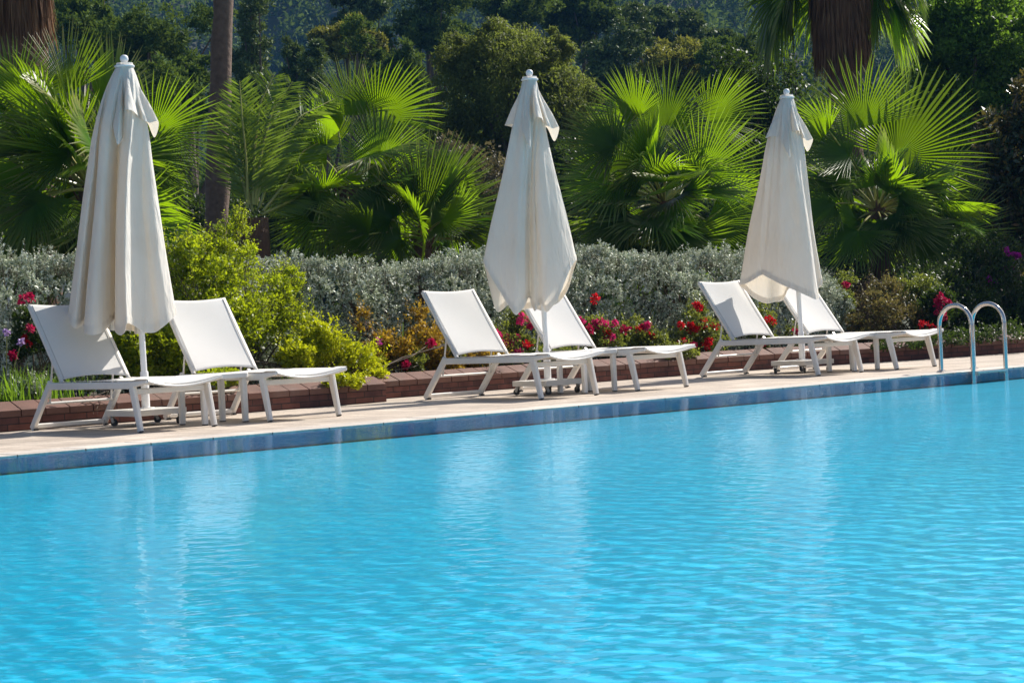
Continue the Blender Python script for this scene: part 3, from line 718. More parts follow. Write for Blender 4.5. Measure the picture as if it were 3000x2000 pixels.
# ------------------------------------------------------------------ pool ladder
lad = empty('pool_ladder', (16.535, 0.05, 0)); tag(lad, 'polished steel pool ladder with two looped handrails at the water edge', 'pool ladder')
for xx in (-0.27, 0.27):
    pts = [(xx, 0.265, 0.0), (xx, 0.265, 0.46)]
    pts += [(xx, 0.07+0.195*math.cos(a), 0.465+0.195*math.sin(a)) for a in np.linspace(0.06, math.pi-0.06, 21)]
    pts += [(xx, -0.125, 0.46), (xx, -0.122, 0.0), (xx, -0.118, FZ+0.003)]
    r_ = MB(); r_.tube(pts, 0.0225, 16); rl = r_.build('handrail', M['steel'], lad, smooth=True)
    fl = MB(); fl.lathe([(0.045, 0.0), (0.045, 0.008), (0.03, 0.016), (0.0225, 0.018)], (xx, 0.265, 0.0), 20); fl.build('flange', M['steel'], rl, smooth=True)
st = MB()
for k in range(5):
    st.box(-0.245, 0.245, -0.165+k*0.019, -0.165+k*0.019+0.012, -0.028, -0.006)
st.box(-0.245, -0.22, -0.165, -0.077, -0.045, -0.029); st.box(0.22, 0.245, -0.165, -0.077, -0.045, -0.029)
st.build('step', M['metal_white'], lad)

# ------------------------------------------------------------------ palms
def fan_mesh(rng, hub, axis, normal, R, half, nseg=40, droop=0.25, cup=0.25, split=0.5, tipbend=0.35):
    """a pleated fan leaf: fused inside, split into drooping pointed strips outside"""
    axis = unit(axis); normal = unit(normal-axis*(normal@axis)); side = np.cross(axis, normal)
    rows = np.array([0.0, 0.14, split*0.75, split, split+0.14, split+0.38, 1.0]); nr = len(rows)
    dth = 2*half/nseg; V = []; Fq = []
    for i in range(nseg):
        th = -half+(i+0.5)*dth; L_ = R*(1-0.28*(abs(th)/half)**2.2)*rng.uniform(0.92, 1.05)
        dev = rng.normal()*0.05; tb = tipbend*rng.uniform(0.4, 1.6); b = len(V)
        for j, q in enumerate(rows):
            r = q*L_
            if q <= split: wv = dth/2
            else: wv = dth/2*(1-(q-split)/(1-split))**0.75*0.80
            for s, lift in ((-1, 0), (0, 1), (1, 0)):
                a = th+(s*wv if q > 0 else 0)+dev*max(0, q-split)
                x_ = r*math.sin(a); y_ = r*math.cos(a)
                h = (lift-0.5)*0.85*r*wv*2*(1 if q <= split else 1.4)
                z_ = h+cup*abs(x_)*(abs(x_)/R)-droop*R*(max(0, y_)/R)**2*0.6
                P_ = hub+side*x_+axis*y_+normal*z_
                k = max(0.0, q-split)/(1-split)
                P_ = P_+np.array([0, 0, -1.0])*tb*R*0.35*k**2
                V.append(P_)
        for j in range(nr-1):
            for s in (0, 1):
                Fq.append((b+j*3+s, b+j*3+s+1, b+(j+1)*3+s+1, b+(j+1)*3+s))
    return np.array(V), Fq
def bez(a, b, c, n):
    t = np.linspace(0, 1, n)[:, None]; return a*(1-t)**2+2*b*t*(1-t)+c*t*t
def add_fan(root, rng, org, crown, hub, axis, normal, R, half, mat, **kw):
    """one frond = blade mesh with its stalk as a sub-part; coordinates local to the palm"""
    V, Fq = fan_mesh(rng, hub, axis, normal, R, half, **kw)
    fr = mesh_np('frond', V-org, Fq, mat, root, smooth=False)
    tip = np.zeros((len(V)//21, 7, 3)); tip[:, 6] = 0.85; tip[:, 5] = rng.uniform(0.1, 0.55, (len(V)//21, 1)); tip[:, 4] = 0.08
    fr.data.attributes.new('tip', 'FLOAT', 'POINT').data.foreach_set('value', tip.ravel().astype(np.float32))
    mid = crown*0.5+hub*0.5+UP*0.10*np.linalg.norm(hub-crown)
    pt = bez(crown, mid, hub, 9)-org
    s = MB(); s.tube(list(pt), list(np.linspace(0.022, 0.010, 9)), 6, caps=False); s.build('stalk', M['petiole'], fr)
    return fr
def fan_palm(seed, y, base_px, crown_px, keys, nfill, label, trunk_r=0.14, fillR=0.98, fill_el=(-40, 60), xlim=(-900, 4000)):
    rng = np.random.default_rng(seed)
    crown = at(crown_px[0], crown_px[1], y); b = crown.copy(); b[2] = 0.16; b[0] += 0.05
    root = empty('fan_palm', tuple(b)); tag(root, label, 'palm', 'fan palms behind the silver hedge'); org = b
    tk = MB(); n = 14
    tk.tube([b-org+(crown-b)*t for t in np.linspace(0, 1, n)], [trunk_r*(1.15-0.25*t+0.10*(k % 2)) for k, t in enumerate(np.linspace(0, 1, n))], 12)
    for k in range(60):                              # old leaf bases
        a = rng.uniform(0, 6.28); t = rng.uniform(0.1, 1.0); p = (crown-b)*t+np.array([math.cos(a), math.sin(a), 0])*trunk_r*1.05
        d = unit(np.array([math.cos(a)*0.6, math.sin(a)*0.6, 1.0])); tk.bar(p, p+d*rng.uniform(0.08, 0.2), 0.04, 0.012, side=(-math.sin(a), math.cos(a), 0), w2=0.02, h2=0.008)
    tk.build('trunk', M['bark_palm'], root)
    s = ppm(crown)
    for kf in keys:
        hx, hy, ang, Rp, dep, tilt = kf[:6]; mt = kf[6] if len(kf) > 6 else 'palm'
        hub = at(hx, hy, y)+DV*dep
        a = math.radians(ang); axis = unit(CR*math.cos(a)+CU*math.sin(a)+DV*0.12*rng.normal())
        tcam = unit(CAM-hub); lat = np.cross(axis, tcam)
        nrm = unit(tcam*math.cos(math.radians(tilt))+lat*math.sin(math.radians(tilt))*rng.choice([-1, 1])+UP*0.08)
        add_fan(root, rng, org, crown-UP*0.05, hub, axis, nrm, Rp/s*1.12, math.radians(rng.uniform(80, 108)), M[mt],
                nseg=int(rng.integers(44, 54)), droop=rng.uniform(-0.12, 0.12), cup=rng.uniform(0.05, 0.45), split=rng.uniform(0.28, 0.42), tipbend=rng.uniform(0.03, 0.22))
    for k in range(int(nfill*2.8)):
        az = rng.uniform(0, 6.28); el = math.radians(rng.uniform(*fill_el)); d = np.array([math.cos(az)*math.cos(el), math.sin(az)*math.cos(el), math.sin(el)])
        Lp = rng.uniform(0.35, 0.95); hub = crown+d*Lp-UP*0.12*Lp
        axis = unit(d-UP*0.2+rng.normal(size=3)*0.12); nrm = unit(UP*rng.uniform(0.1, 0.8)-axis*axis[2]*0.3+unit(CAM-hub)*rng.uniform(0.0, 0.7)+rng.normal(size=3)*0.4)
        tp_ = hub+axis*fillR*0.85-CAM; tpx = 1500+F_PX*(tp_@CR)/(tp_@fw)
        if not xlim[0] < tpx < xlim[1]: continue
        add_fan(root, rng, org, crown-UP*0.05, hub, axis, nrm, fillR*rng.uniform(0.75, 1.1), math.radians(rng.uniform(75, 100)), M['palm'],
                nseg=int(rng.integers(36, 44)), droop=rng.uniform(0.0, 0.4), cup=rng.uniform(0.1, 0.6), split=rng.uniform(0.28, 0.42), tipbend=rng.uniform(0.05, 0.45))
    return root
fan_palm(101, 7.6, (250, 740), (265, 545), [
    (185, 265, 102, 205, -0.2, 20), (290, 320, 78, 225, -0.5, 55), (120, 335, 160, 235, 0.1, 35), (245, 432, 155, 245, 0.5, 25), (455, 395, 28, 205, 0.1, 20),
    (430, 470, -5, 165, 0.2, 25), (440, 525, -38, 140, 0.1, 35), (180, 585, -105, 160, 0.5, 15), (105, 520, 200, 200, 0.2, 40), (120, 590, 232, 190, 0.3, 35), (30, 300, 110, 200, -0.3, 30)],
    14, 'big dark fan palm behind the nearest parasol', xlim=(-300, 560))
fan_palm(102, 8.4, (1010, 720), (1015, 540), [
    (1030, 335, 95, 175, -0.2, 15), (1100, 345, 38, 200, -0.2, 30), (1112, 490, 62, 165, 0.5, 15), (960, 450, 175, 160, 0.1, 45), (895, 560, 165, 150, 0.2, 40),
    (1005, 645, 190, 180, 0.3, 35), (985, 380, 130, 150, -0.3, 50), (930, 640, 150, 150, 0.4, 40)],
    12, 'tall fan palm with a bright upright leaf, between pine trunk and middle parasol', fill_el=(-45, 40), xlim=(850, 1280))
fan_palm(103, 7.4, (1240, 740), (1235, 690), [
    (1240, 665, 62, 275, 0.3, 20), (1150, 645, 138, 170, 0.2, 35), (1305, 640, 14, 185, 0.1, 40), (1372, 712, 30, 120, 0.4, 15), (1085, 690, 165, 165, 0.3, 40), (1265, 600, 95, 200, -0.2, 40), (1180, 700, 195, 150, 0.4, 40)],
    8, 'low spiky fan palm just left of the middle parasol', trunk_r=0.11, fillR=0.8, fill_el=(0, 65), xlim=(1060, 1470))
fan_palm(104, 7.6, (1945, 740), (1945, 590), [
    (1955, 365, 88, 190, -0.1, 15), (1865, 345, 126, 165, -0.2, 30), (1800, 430, 150, 170, 0.1, 35), (1815, 525, 172, 185, 0.3, 30), (2085, 350, 35, 180, -0.3, 30),
    (2045, 520, 50, 205, 0.5, 12), (2100, 590, 2, 160, 0.2, 35), (2065, 650, -30, 200, 0.3, 25), (1900, 655, -110, 95, 0.4, 20, 'palm_yellow'), (1840, 625, 200, 175, 0.3, 40), (1960, 640, 255, 130, 0.3, 40)],
    13, 'symmetrical fan palm between the middle and far parasols with one yellow leaf', xlim=(1630, 2260))
fan_palm(105, 7.8, (2560, 780), (2570, 610), [
    (2535, 370, 105, 205, -0.1, 18), (2622, 462, 55, 285, 0.1, 12), (2425, 385, 155, 140, 0.1, 35), (2740, 525, 25, 145, 0.2, 25), (2765, 690, 55, 205, 0.5, 20),
    (2690, 690, -45, 180, 0.4, 30), (2565, 650, -90, 160, 0.5, 25), (2440, 600, 200, 150, 0.2, 40), (2480, 460, 170, 160, 0.3, 45), (2650, 600, 10, 170, 0.3, 45), (2500, 680, 235, 160, 0.4, 35)],
    14, 'spreading fan palm to the right of the farthest parasol', xlim=(2320, 2900))

# feather-leaved date palm
def feather(rng, root, org, pts, Ll, nl, mat):
    pts = np.array(pts); m = 40; t = np.linspace(0, len(pts)-1, m)
    C = np.stack([np.interp(t, np.arange(len(pts)), pts[:, k]) for k in range(3)], 1)
    for _ in range(4): C[1:-1] = (C[:-2]+C[1:-1]*2+C[2:])/4
    Tn = unit(np.gradient(C, axis=0)); Ps = []; Ds = []; Ns = []; Ln = []
    for s in (-1, 1):
        for q in np.linspace(0.12, 0.99, nl):
            i = min(m-1, int(q*(m-1))); sd = unit(np.cross(Tn[i], unit(CAM-C[i])*0.7+UP*0.7)); l = Ll*math.sin(math.pi*(0.12+0.8*q))**0.7
            Ps.append(C[i]); Ds.append(unit(sd*s*0.8+Tn[i]*0.75-UP*0.15+rng.normal(size=3)*0.07)); Ns.append(unit(UP*0.3+unit(CAM-C[i])*0.8+rng.normal(size=3)*0.2)); Ln.append(l*rng.uniform(0.85, 1.1))
    V, Fq = leaf_arrays(np.array(Ps)-org, np.array(Ds), np.array(Ns), np.array(Ln), np.full(len(Ps), 0.024))
    fr = mesh_np('frond', V, Fq, mat, root)
    s = MB(); s.tube(list(C-org), list(np.linspace(0.02, 0.005, m)), 6, caps=False); s.build('stalk', M['petiole'], fr)
rng = np.random.default_rng(33)
yd = 8.1; cb = at(745, 640, yd); org = np.array([cb[0], cb[1], 0.16])
dp = empty('date_palm', tuple(org)); tag(dp, 'feather-leaved date palm with arching fronds just right of the pine trunk', 'palm')
tk = MB(); tk.tube([np.array([0, 0, 0]), cb-org], [0.2, 0.17], 12); tk.build('trunk', M['bark_palm'], dp)
for path in ([(725, 610), (722, 480), (708, 340), (700, 235)], [(760, 610), (800, 470), (870, 340), (975, 285)], [(745, 600), (765, 450), (800, 320), (860, 240)],
             [(730, 600), (690, 480), (665, 380), (660, 300)], [(740, 600), (745, 430), (760, 300), (800, 215)], [(770, 620), (830, 540), (880, 440), (950, 400)], [(740, 620), (720, 540), (695, 430), (685, 330)], [(765, 630), (850, 590), (900, 560), (960, 560)], [(750, 600), (770, 500), (830, 390), (900, 330)]):
    dd = rng.uniform(-0.5, 0.5)
    feather(rng, dp, org, [at(a, b, yd)+DV*dd*(k/3) for k, (a, b) in enumerate(path)], 0.42, 46, M['date'])

# two tall palms whose dead-leaf skirts hang into the top of the picture
def skirt_palm(seed, x, y, zbot, ztop, rad, label, greens):
    rng = np.random.default_rng(seed); root = empty('skirted_palm', (x, y, 0.16)); tag(root, label, 'palm', 'tall palms with dead-leaf skirts')
    tk = MB(); tk.tube([(0, 0, 0), (0, 0, zbot+0.3), (0, 0, ztop)], [0.34, 0.3, 0.28], 16); tk.build('trunk', M['bark_palm'], root)
    n = 5200; a = rng.uniform(0, 6.28, n); z = rng.uniform(zbot+0.6, ztop, n)**1.0
    rr = rad*(0.75+0.25*rng.random(n))*(0.85+0.15*np.clip((z-zbot)/(ztop-zbot), 0, 1))
    P_ = np.stack([np.cos(a)*rr, np.sin(a)*rr, z], 1)
    D = np.stack([np.cos(a)*0.05+rng.normal(size=n)*0.05, np.sin(a)*0.05+rng.normal(size=n)*0.05, -np.ones(n)], 1)
    Nn = np.stack([np.cos(a), np.sin(a), np.zeros(n)], 1)+rng.normal(size=(n, 3))*0.4
    V, Fq = leaf_arrays(P_, D, Nn, rng.uniform(0.4, 0.9, n), rng.uniform(0.015, 0.04, n))
    mesh_np('skirt', V, Fq, M['palm_dry'], root)
    for k in range(greens):
        az = math.atan2(*((RV*rng.normal()*0.6-DV*rng.uniform(0.3, 1.0))[[1, 0]])) if k > 13 else math.atan2(*( (RV*rng.choice([-1, -1, 1])+DV*rng.uniform(-0.5, 0.25))[[1, 0]]))
        el = math.radians(rng.uniform(-50, 25)); d = np.array([math.cos(az)*math.cos(el), math.sin(az)*math.cos(el), math.sin(el)])
        cr = np.array([0, 0, ztop-rng.uniform(0.0, 1.3)])
        hub = cr+d*rng.uniform(0.9, 1.25)-UP*0.35; ax = unit(d*0.7-UP*0.75)
        add_fan(root, rng, np.zeros(3), cr, hub, ax, unit(UP*0.4+d+rng.normal(size=3)*0.2), rng.uniform(0.95, 1.2), math.radians(100), M['palm'], nseg=36, droop=0.4, cup=0.4, split=0.45, tipbend=0.9)
    return root
p_ = at(2470, 215, 12.5); skirt_palm(201, p_[0], p_[1], p_[2]-0.2, p_[2]+3.0, 0.60, 'tall palm with a shaggy brown skirt under green leaves, top right of the picture', 22)
p_ = at(70, 120, 11.5); skirt_palm(202, p_[0], p_[1], p_[2]-0.25, p_[2]+3.4, 0.40, 'tall palm trunk with a reddish brown skirt in the top left corner', 8)

# ------------------------------------------------------------------ tall pine with a bare trunk
b = at(632, 690, 12.2); t_ = at(652, -30, 12.2)
org = np.array([b[0], b[1], 0.16]); pine = empty('pine_tree', tuple(org)); tag(pine, 'tall pine with a bare straight dark trunk rising out of the picture', 'tree')
rng = np.random.default_rng(61); dirn = (t_-b)/(t_[2]-b[2])
def pt_at(z): return b+dirn*(z-b[2])
pts = [pt_at(z)-org+np.array([rng.normal()*0.012, rng.normal()*0.012, 0]) for z in np.linspace(0.16, 11.5, 30)]
mb = MB(); mb.tube(pts, list(np.linspace(0.185, 0.10, 30)*(1+0.05*rng.normal(size=30))), 18)
for k in range(9):
    z = 5.9+k*0.6; a = rng.uniform(0, 6.28) if k else math.atan2(-RV[1], -RV[0]); c = pt_at(z)-org
    mb.tube([c, c+np.array([math.cos(a), math.sin(a), 0.12])*0.7, c+np.array([math.cos(a), math.sin(a), 0.3])*1.5], [0.05, 0.035, 0.02], 8)
mb.build('trunk', M['bark_pine'], pine, smooth=True)
lumps = [(pt_at(5.95)-org-RV*1.0, (0.55, 0.5, 0.25))]+[(pt_at(z)-org+np.array([math.cos(a), math.sin(a), 0])*r_, (1.0, 1.0, 0.5)) for z, a, r_ in ((7.4, 1, 1.2), (8.0, 3, 1.3), (8.8, 5, 1.2), (9.6, 2, 1.0), (10.4, 4, 0.9), (11.4, 0, 0.3), (7.6, 4.4, 1.4))]
V, Fq = foliage(rng, lumps, 9000, 0.16, 0.012, out=0.5, up=0.1, sub=130, subr=0.35); mesh_np('crown', V, Fq, M['pine_leaf'], pine)

# ------------------------------------------------------------------ hedge
rng = np.random.default_rng(71)
hb = np.array([7.0, 5.0, 0.17])
hd = empty('hedge', tuple(hb)); tag(hd, 'long clipped silver-leaved hedge behind the flower bed', 'hedge')
X0, X1 = 5.5, 20.6
def htop(x): return 1.22+0.05*np.sin(x*1.3)+0.04*np.sin(x*3.1+1)+0.03*np.sin(x*7)+0.22*np.clip((10.6-x)/2.5, 0, 1)*np.clip((x-5)/2, 0, 1)-0.5*np.clip((x-19.3)/1.3, 0, 1)
def hfront(x): return 5.0+0.08*np.sin(x*1.7)+0.05*np.sin(x*4.3+0.6)
nc = 22000
u = rng.uniform(X0, X1, nc); side = rng.random(nc); zt = htop(u); zz = rng.random(nc)*zt
fm = side < 0.72; inner = (side > 0.50) & fm
rnd = np.clip((zz/zt-0.7)/0.3, 0, 1)
dep = np.where(inner, rng.uniform(0.12, 0.5, nc), np.abs(rng.normal(size=nc))*0.06)
C_ = np.zeros((nc, 3)); O = np.zeros((nc, 3))
C_[:, 0] = u; C_[:, 1] = np.where(fm, hfront(u)+rnd**2*0.28+dep, hfront(u)+0.15+rng.random(nc)*1.1)
C_[:, 2] = np.where(fm, zz, zt-dep)+0.17
O[:, 1] = np.where(fm, -1+0.5*rnd, -0.2); O[:, 2] = np.where(fm, 0.35+rnd, 1.0); O = unit(O)
C_ += O*(gapnoise(C_, 5.0, 0.4)*0.08+gapnoise(C_, 11.0, 1.4)*0.04)[:, None]
keep = (gapnoise(C_, 12.0, 2.2) > -0.35) | inner
C_, O = C_[keep], O[keep]; nc = len(C_)
ax = unit(O+rng.normal(size=(nc, 3))*0.45+UP*0.5)
per = 13; ci = np.repeat(np.arange(nc), per); n = len(ci); lev = np.tile(np.arange(per)/per, nc)
sc_ = rng.uniform(0.7, 1.35, nc)[ci]
P_ = C_[ci]+ax[ci]*(lev*0.065*sc_)[:, None]-hb
D = unit(rng.normal(size=(n, 3))*0.75+ax[ci]*(0.25+0.9*lev)[:, None]); Nn = unit(ax[ci]+rng.normal(size=(n, 3))*0.5)
s = rng.uniform(0.75, 1.2, n)*sc_*(1.1-0.35*lev)
V1, F1 = leaf_arrays(P_, D, Nn, 0.040*s, 0.019*s)
tw = MB()
# upright shoots along the top
Ps = []; Ds = []; Ns = []; Ls = []; tw = MB()
for k in range(1500):
    x_ = rng.uniform(X0, X1); y_ = hfront(x_)+rng.uniform(0.1, 0.8); z_ = htop(x_)+0.17-0.03; h = rng.uniform(0.04, 0.14)*(1.0+0.8*max(0, math.sin(x_*2.3)*math.sin(x_*0.9+1)))*(1.6 if x_ < 10.5 and rng.random() < 0.25 else 1)
    b0 = np.array([x_, y_, z_])-hb; d = unit(np.array([rng.normal()*0.25, rng.normal()*0.25, 1.0]))
    for q in range(int(5+h*90)):
        t = rng.random(); Ps.append(b0+d*h*t); a = rng.uniform(0, 6.28); Ds.append([math.cos(a)*0.8, math.sin(a)*0.8, 0.7]); Ns.append(rng.normal(size=3)); Ls.append(rng.uniform(0.02, 0.038))
    tw.tube([b0-d*0.1, b0+d*h], [0.003, 0.0015], 4, caps=False)
V2, F2 = leaf_arrays(np.array(Ps), np.array(Ds), np.array(Ns), np.array(Ls), np.array(Ls)*0.5)
mesh_np('foliage', np.concatenate([V1, V2]), np.concatenate([F1, F2+len(V1)]), M['silver'], hd)
for k in range(420):
    x_ = rng.uniform(X0, X1); y_ = hfront(x_)+rng.uniform(0.15, 0.9); b0 = np.array([x_, y_, 0.17])-hb
    e = np.array([x_+rng.normal()*0.15, y_+rng.normal()*0.15, htop(x_)*rng.uniform(0.6, 1.0)+0.17])-hb
    tw.tube([b0, (b0+e)/2+rng.normal(size=3)*0.03, e], [0.011, 0.008, 0.003], 5, caps=False)
tw.build('twigs', M['twig'], hd)

# ------------------------------------------------------------------ shrubs and flowers of the bed
def shrub(name, seed, lumps, n, ln, wd, mat, label, cat='shrub', group=None, base=None, nst=14, stem_r=0.010, **kw):
    rng = np.random.default_rng(seed)
    c0 = np.mean([np.array(c, float) for c, r in lumps], axis=0)
    b = np.array([c0[0], c0[1], 0.17]) if base is None else np.array(base, float)
    root = empty(name, tuple(b)); tag(root, label, cat, group)
    lo = [(np.array(c, float)-b, r) for c, r in lumps]
    V, Fq = foliage(rng, lo, n, ln, wd, zmin=-0.02, **kw)
    ns = int(n/55); Ps = []; Ds = []; Ns = []; Ls = []; sh = MB()
    for k in range(ns):
        c, r = lo[rng.integers(len(lo))]; r = np.array(r, float); d = unit(rng.normal(size=3)+UP*0.55); p0 = np.array(c)+d*r*rng.uniform(0.75, 1.0); p0[2] = max(p0[2], 0.03)
        ax = unit(d*0.5+UP*0.75+rng.normal(size=3)*0.3); h = ln*rng.uniform(2.0, 5.5); m_ = int(rng.integers(6, 13))
        for q in range(m_):
            a = rng.normal(size=3); Ps.append(p0+ax*h*(q+0.5)/m_); Ds.append(unit(a-ax*(a@ax))*0.8+ax*0.55); Ns.append(rng.normal(size=3)*0.5+UP); Ls.append(ln*rng.uniform(0.5, 1.1)*(1.1-0.4*q/m_))
        sh.tube([p0-ax*h*0.3, p0+ax*h], [0.0025, 0.001], 4, caps=False)
    V2, F2 = leaf_arrays(np.array(Ps), np.array(Ds), np.array(Ns), np.array(Ls), np.array(Ls)*wd/ln)
    mesh_np('foliage', np.concatenate([V, V2]), np.concatenate([Fq, F2+len(V)]), M[mat], root)
    if ns >= 200: sh.build('shoots', M['twig'], root)
    if nst: stems(rng, (0, 0, 0), lo, nst, stem_r, stem_r*0.3).build('stems', M['twig'], root)
    return root
def pxl(items, y):
    """lumps from photo positions on one depth: (px, py, radius px x, radius px z, depth offset)"""
    out = []
    for it in items:
        px, py, rx, rz = it[:4]; d = it[4] if len(it) > 4 else 0.0
        P_ = at(px, py, y)+DV*d; s = ppm(P_); out.append((P_, (rx/s, rx/s*0.9, rz/s)))
    return out
shrub('golden_shrub', 301, pxl([(590, 840, 120, 150), (650, 760, 90, 95, -.15), (540, 760, 70, 80), (730, 900, 130, 120), (860, 960, 80, 70, .1), (640, 960, 150, 100, .1), (830, 840, 60, 60, -.1), (690, 690, 30, 60, -.2), (560, 1010, 110, 80, .1)], 4.55),
      26000, 0.040, 0.021, 'golden', 'large golden-green shrub between the nearest parasol and the silver hedge', nst=30, sub=520, subr=0.24, stem_r=0.012)
shrub('yellow_shrub', 302, pxl([(960, 1030, 75, 60), (1040, 1055, 65, 45, .05), (1090, 1085, 45, 28, .1), (880, 1050, 70, 40, .05), (930, 985, 45, 35)], 4.1),
      9000, 0.045, 0.028, 'yellow', 'low bright yellow shrub spilling over the end of the near brick wall', nst=14, sub=160, subr=0.34)
shrub('green_shrub', 303, pxl([(420, 1040, 75, 70), (480, 1010, 70, 60), (380, 1080, 60, 50), (520, 1080, 60, 40), (340, 1000, 50, 60, -.2)], 4.3),
      9000, 0.05, 0.026, 'golden', 'mid-green shrub seen under the nearest parasol behind its pole', nst=14, sub=150, subr=0.34)
shrub('orange_shrub', 304, pxl([(1180, 1040, 70, 50), (1250, 1020, 60, 60), (1120, 1020, 50, 45, -.1), (1300, 1060, 60, 35, .1), (1225, 940, 28, 40, -.2), (1060, 960, 18, 45, -.2), (1420, 1060, 50, 35, .1), (1370, 1040, 45, 45)], 4.5),
      9500, 0.042, 0.022, 'orange', 'orange and olive leaved shrub behind the sunlit lounger', nst=18, sub=170, subr=0.34)
shrub('copper_shrub', 305, pxl([(2560, 920, 80, 70), (2640, 950, 75, 60), (2500, 970, 60, 45), (2600, 860, 60, 40, -.15), (2700, 990, 60, 40), (2540, 1000, 70, 35, .1)], 5.0),
      15000, 0.042, 0.021, 'copper', 'reddish bronze shrub right of the farthest parasol, behind the lounger foot', nst=20, sub=240, subr=0.33)
shrub('dark_shrub', 306, pxl([(2760, 950, 90, 70), (2860, 930, 90, 80), (2960, 950, 90, 90), (2820, 850, 80, 70, -.4), (2940, 830, 90, 90, -.4), (2720, 840, 60, 50, -.3), (3060, 930, 90, 110)], 5.4),
      24000, 0.06, 0.03, 'dark_leaf', 'dark green shrub behind the pool ladder, right of the bronze shrub', nst=24, sub=300, subr=0.33)
shrub('pale_shrub', 307, pxl([(2700, 855, 55, 45), (2740, 880, 45, 40), (2650, 850, 50, 35, -.1), (2460, 900, 40, 60), (2480, 830, 40, 30, -.2)], 5.2),
      7000, 0.04, 0.022, 'rose_leaf', 'small pale-leaved shrub at the far end of the silver hedge', nst=10, sub=120, subr=0.35)
shrub('silver_plant', 308, pxl([(85, 1140, 30, 24), (115, 1155, 22, 18)], 3.9), 1500, 0.04, 0.018, 'silver', 'tiny silver-leaved plant in the grass behind the near wall', nst=6, sub=30, subr=0.4, stem_r=0.004)
shrub('trailing_plant', 309, pxl([(272, 1180, 24, 26), (262, 1150, 22, 18), (285, 1205, 14, 16)], 3.14), 900, 0.035, 0.024, 'dark_leaf', 'small green plant hanging over the near brick wall under the nearest lounger', nst=6, sub=26, subr=0.4, stem_r=0.004, base=tuple(at(262, 1135, 3.35)))
shrub('trailing_plant', 310, pxl([(1487, 1085, 16, 26), (1480, 1060, 18, 18), (1472, 1040, 24, 18, -.1)], 3.8), 700, 0.032, 0.02, 'orange', 'small yellowing plant hanging over the further brick wall by the sunlit lounger', nst=6, sub=22, subr=0.4, stem_r=0.004, base=tuple(at(1475, 1050, 4.0)))

for k, (px, py, rx, rz, yy, mt, lab) in enumerate([(1010, 1115, 40, 16, 3.2, 'yellow', 'low yellow-leaved plant spilling over the end of the near brick wall'),
        (1655, 1040, 40, 18, 3.95, 'rose_leaf', 'low leafy plant spilling onto the brick coping right of the middle parasol pole'),
        (1985, 1030, 45, 18, 3.95, 'rose_leaf', 'low leafy plant on the brick coping left of the pointed-shadow lounger'),
        (2640, 1008, 60, 20, 3.25, 'dark_leaf', 'dark trailing plant over the brick wall behind the farthest lounger foot'),
        (2800, 992, 60, 24, 3.05, 'dark_leaf', 'dark trailing plant over the brick wall behind the pool ladder'),
        (2950, 975, 70, 26, 2.95, 'dark_leaf', 'dark trailing plant over the brick wall at the right edge'),
        (640, 1105, 60, 18, 3.35, 'golden', 'golden trailing plant on the near brick coping under the second lounger')]):
    shrub('trailing_plant', 320+k, pxl([(px, py, rx, rz), (px-rx*0.9, py+6, rx*0.6, rz*0.8), (px+rx*0.8, py+4, rx*0.6, rz*0.7, .05)], yy), 1500, 0.036, 0.021, mt, lab, nst=6, sub=40, subr=0.42, stem_r=0.004)
def bloom_mesh(rng, c, r, npet):
    d = unit(rng.normal(size=(npet, 3))+UP*0.3-np.array([0.3, 0.35, 0])); P_ = c+d*r*rng.uniform(0.2, 0.8, (npet, 1))
    D = unit(d+rng.normal(size=(npet, 3))*0.5); Nn = unit(d+rng.normal(size=(npet, 3))*0.6)
    return leaf_arrays(P_, D, Nn, r*rng.uniform(0.6, 1.0, npet), r*rng.uniform(0.6, 0.9, npet), 0.25)
def rose_bush(seed, items, y, blooms, label, n=5000, mat='rose_leaf', nst=10, cat='flower bush', leaf=0.036, group='flowering rose bushes in the bed'):
    rng = np.random.default_rng(seed); lumps = pxl(items, y)
    root = shrub('rose_bush', seed, lumps, n, leaf, leaf*0.6, mat, label, cat, group, nst=nst, sub=max(30, n//55), subr=0.36)
    b = np.array(root.location)
    for (px, py, rp, col, cnt) in blooms:
        P_ = at(px, py, y)+DV*(rng.uniform(0.1, 0.3) if group.startswith('flow') else rng.uniform(0.4, 0.6)); s = ppm(P_); vs = []; fs = []; k = 0
        for q in range(cnt):
            c = P_-b+(CR*rng.normal()*rp*0.55+CU*rng.normal()*rp*0.45)/s+DV*rng.normal()*0.04
            V, Fq = bloom_mesh(rng, c, rng.uniform(0.032, 0.046), 26); vs.append(V); fs.append(Fq+k); k += len(V)
        mesh_np('bloom', np.concatenate(vs), np.concatenate(fs), M[col], root)
    return root
rose_bush(401, [(1480, 1010, 45, 60), (1540, 1030, 55, 50), (1510, 950, 40, 40, -.1)], 4.6,
          [(1530, 935, 16, 'pink', 4), (1500, 995, 14, 'pink', 5), (1460, 980, 10, 'pink', 3), (1475, 1015, 12, 'pink', 4), (1515, 1030, 10, 'pink', 3), (1555, 950, 12, 'crimson', 3), (1545, 1010, 8, 'red', 2)],
          'pink rose bush half hidden by the middle parasol pole, left of it')
rose_bush(402, [(1740, 980, 50, 45), (1800, 990, 50, 45), (1770, 1010, 60, 30, .1)], 4.6,
          [(1755, 945, 18, 'pink', 6), (1795, 948, 10, 'pink', 3), (1775, 975, 9, 'red', 2), (1780, 1000, 12, 'pink', 4), (1725, 965, 10, 'crimson', 3), (1700, 940, 10, 'pink', 3), (1760, 1008, 8, 'pink', 2)],
          'bright pink rose bush just right of the middle parasol backrest')
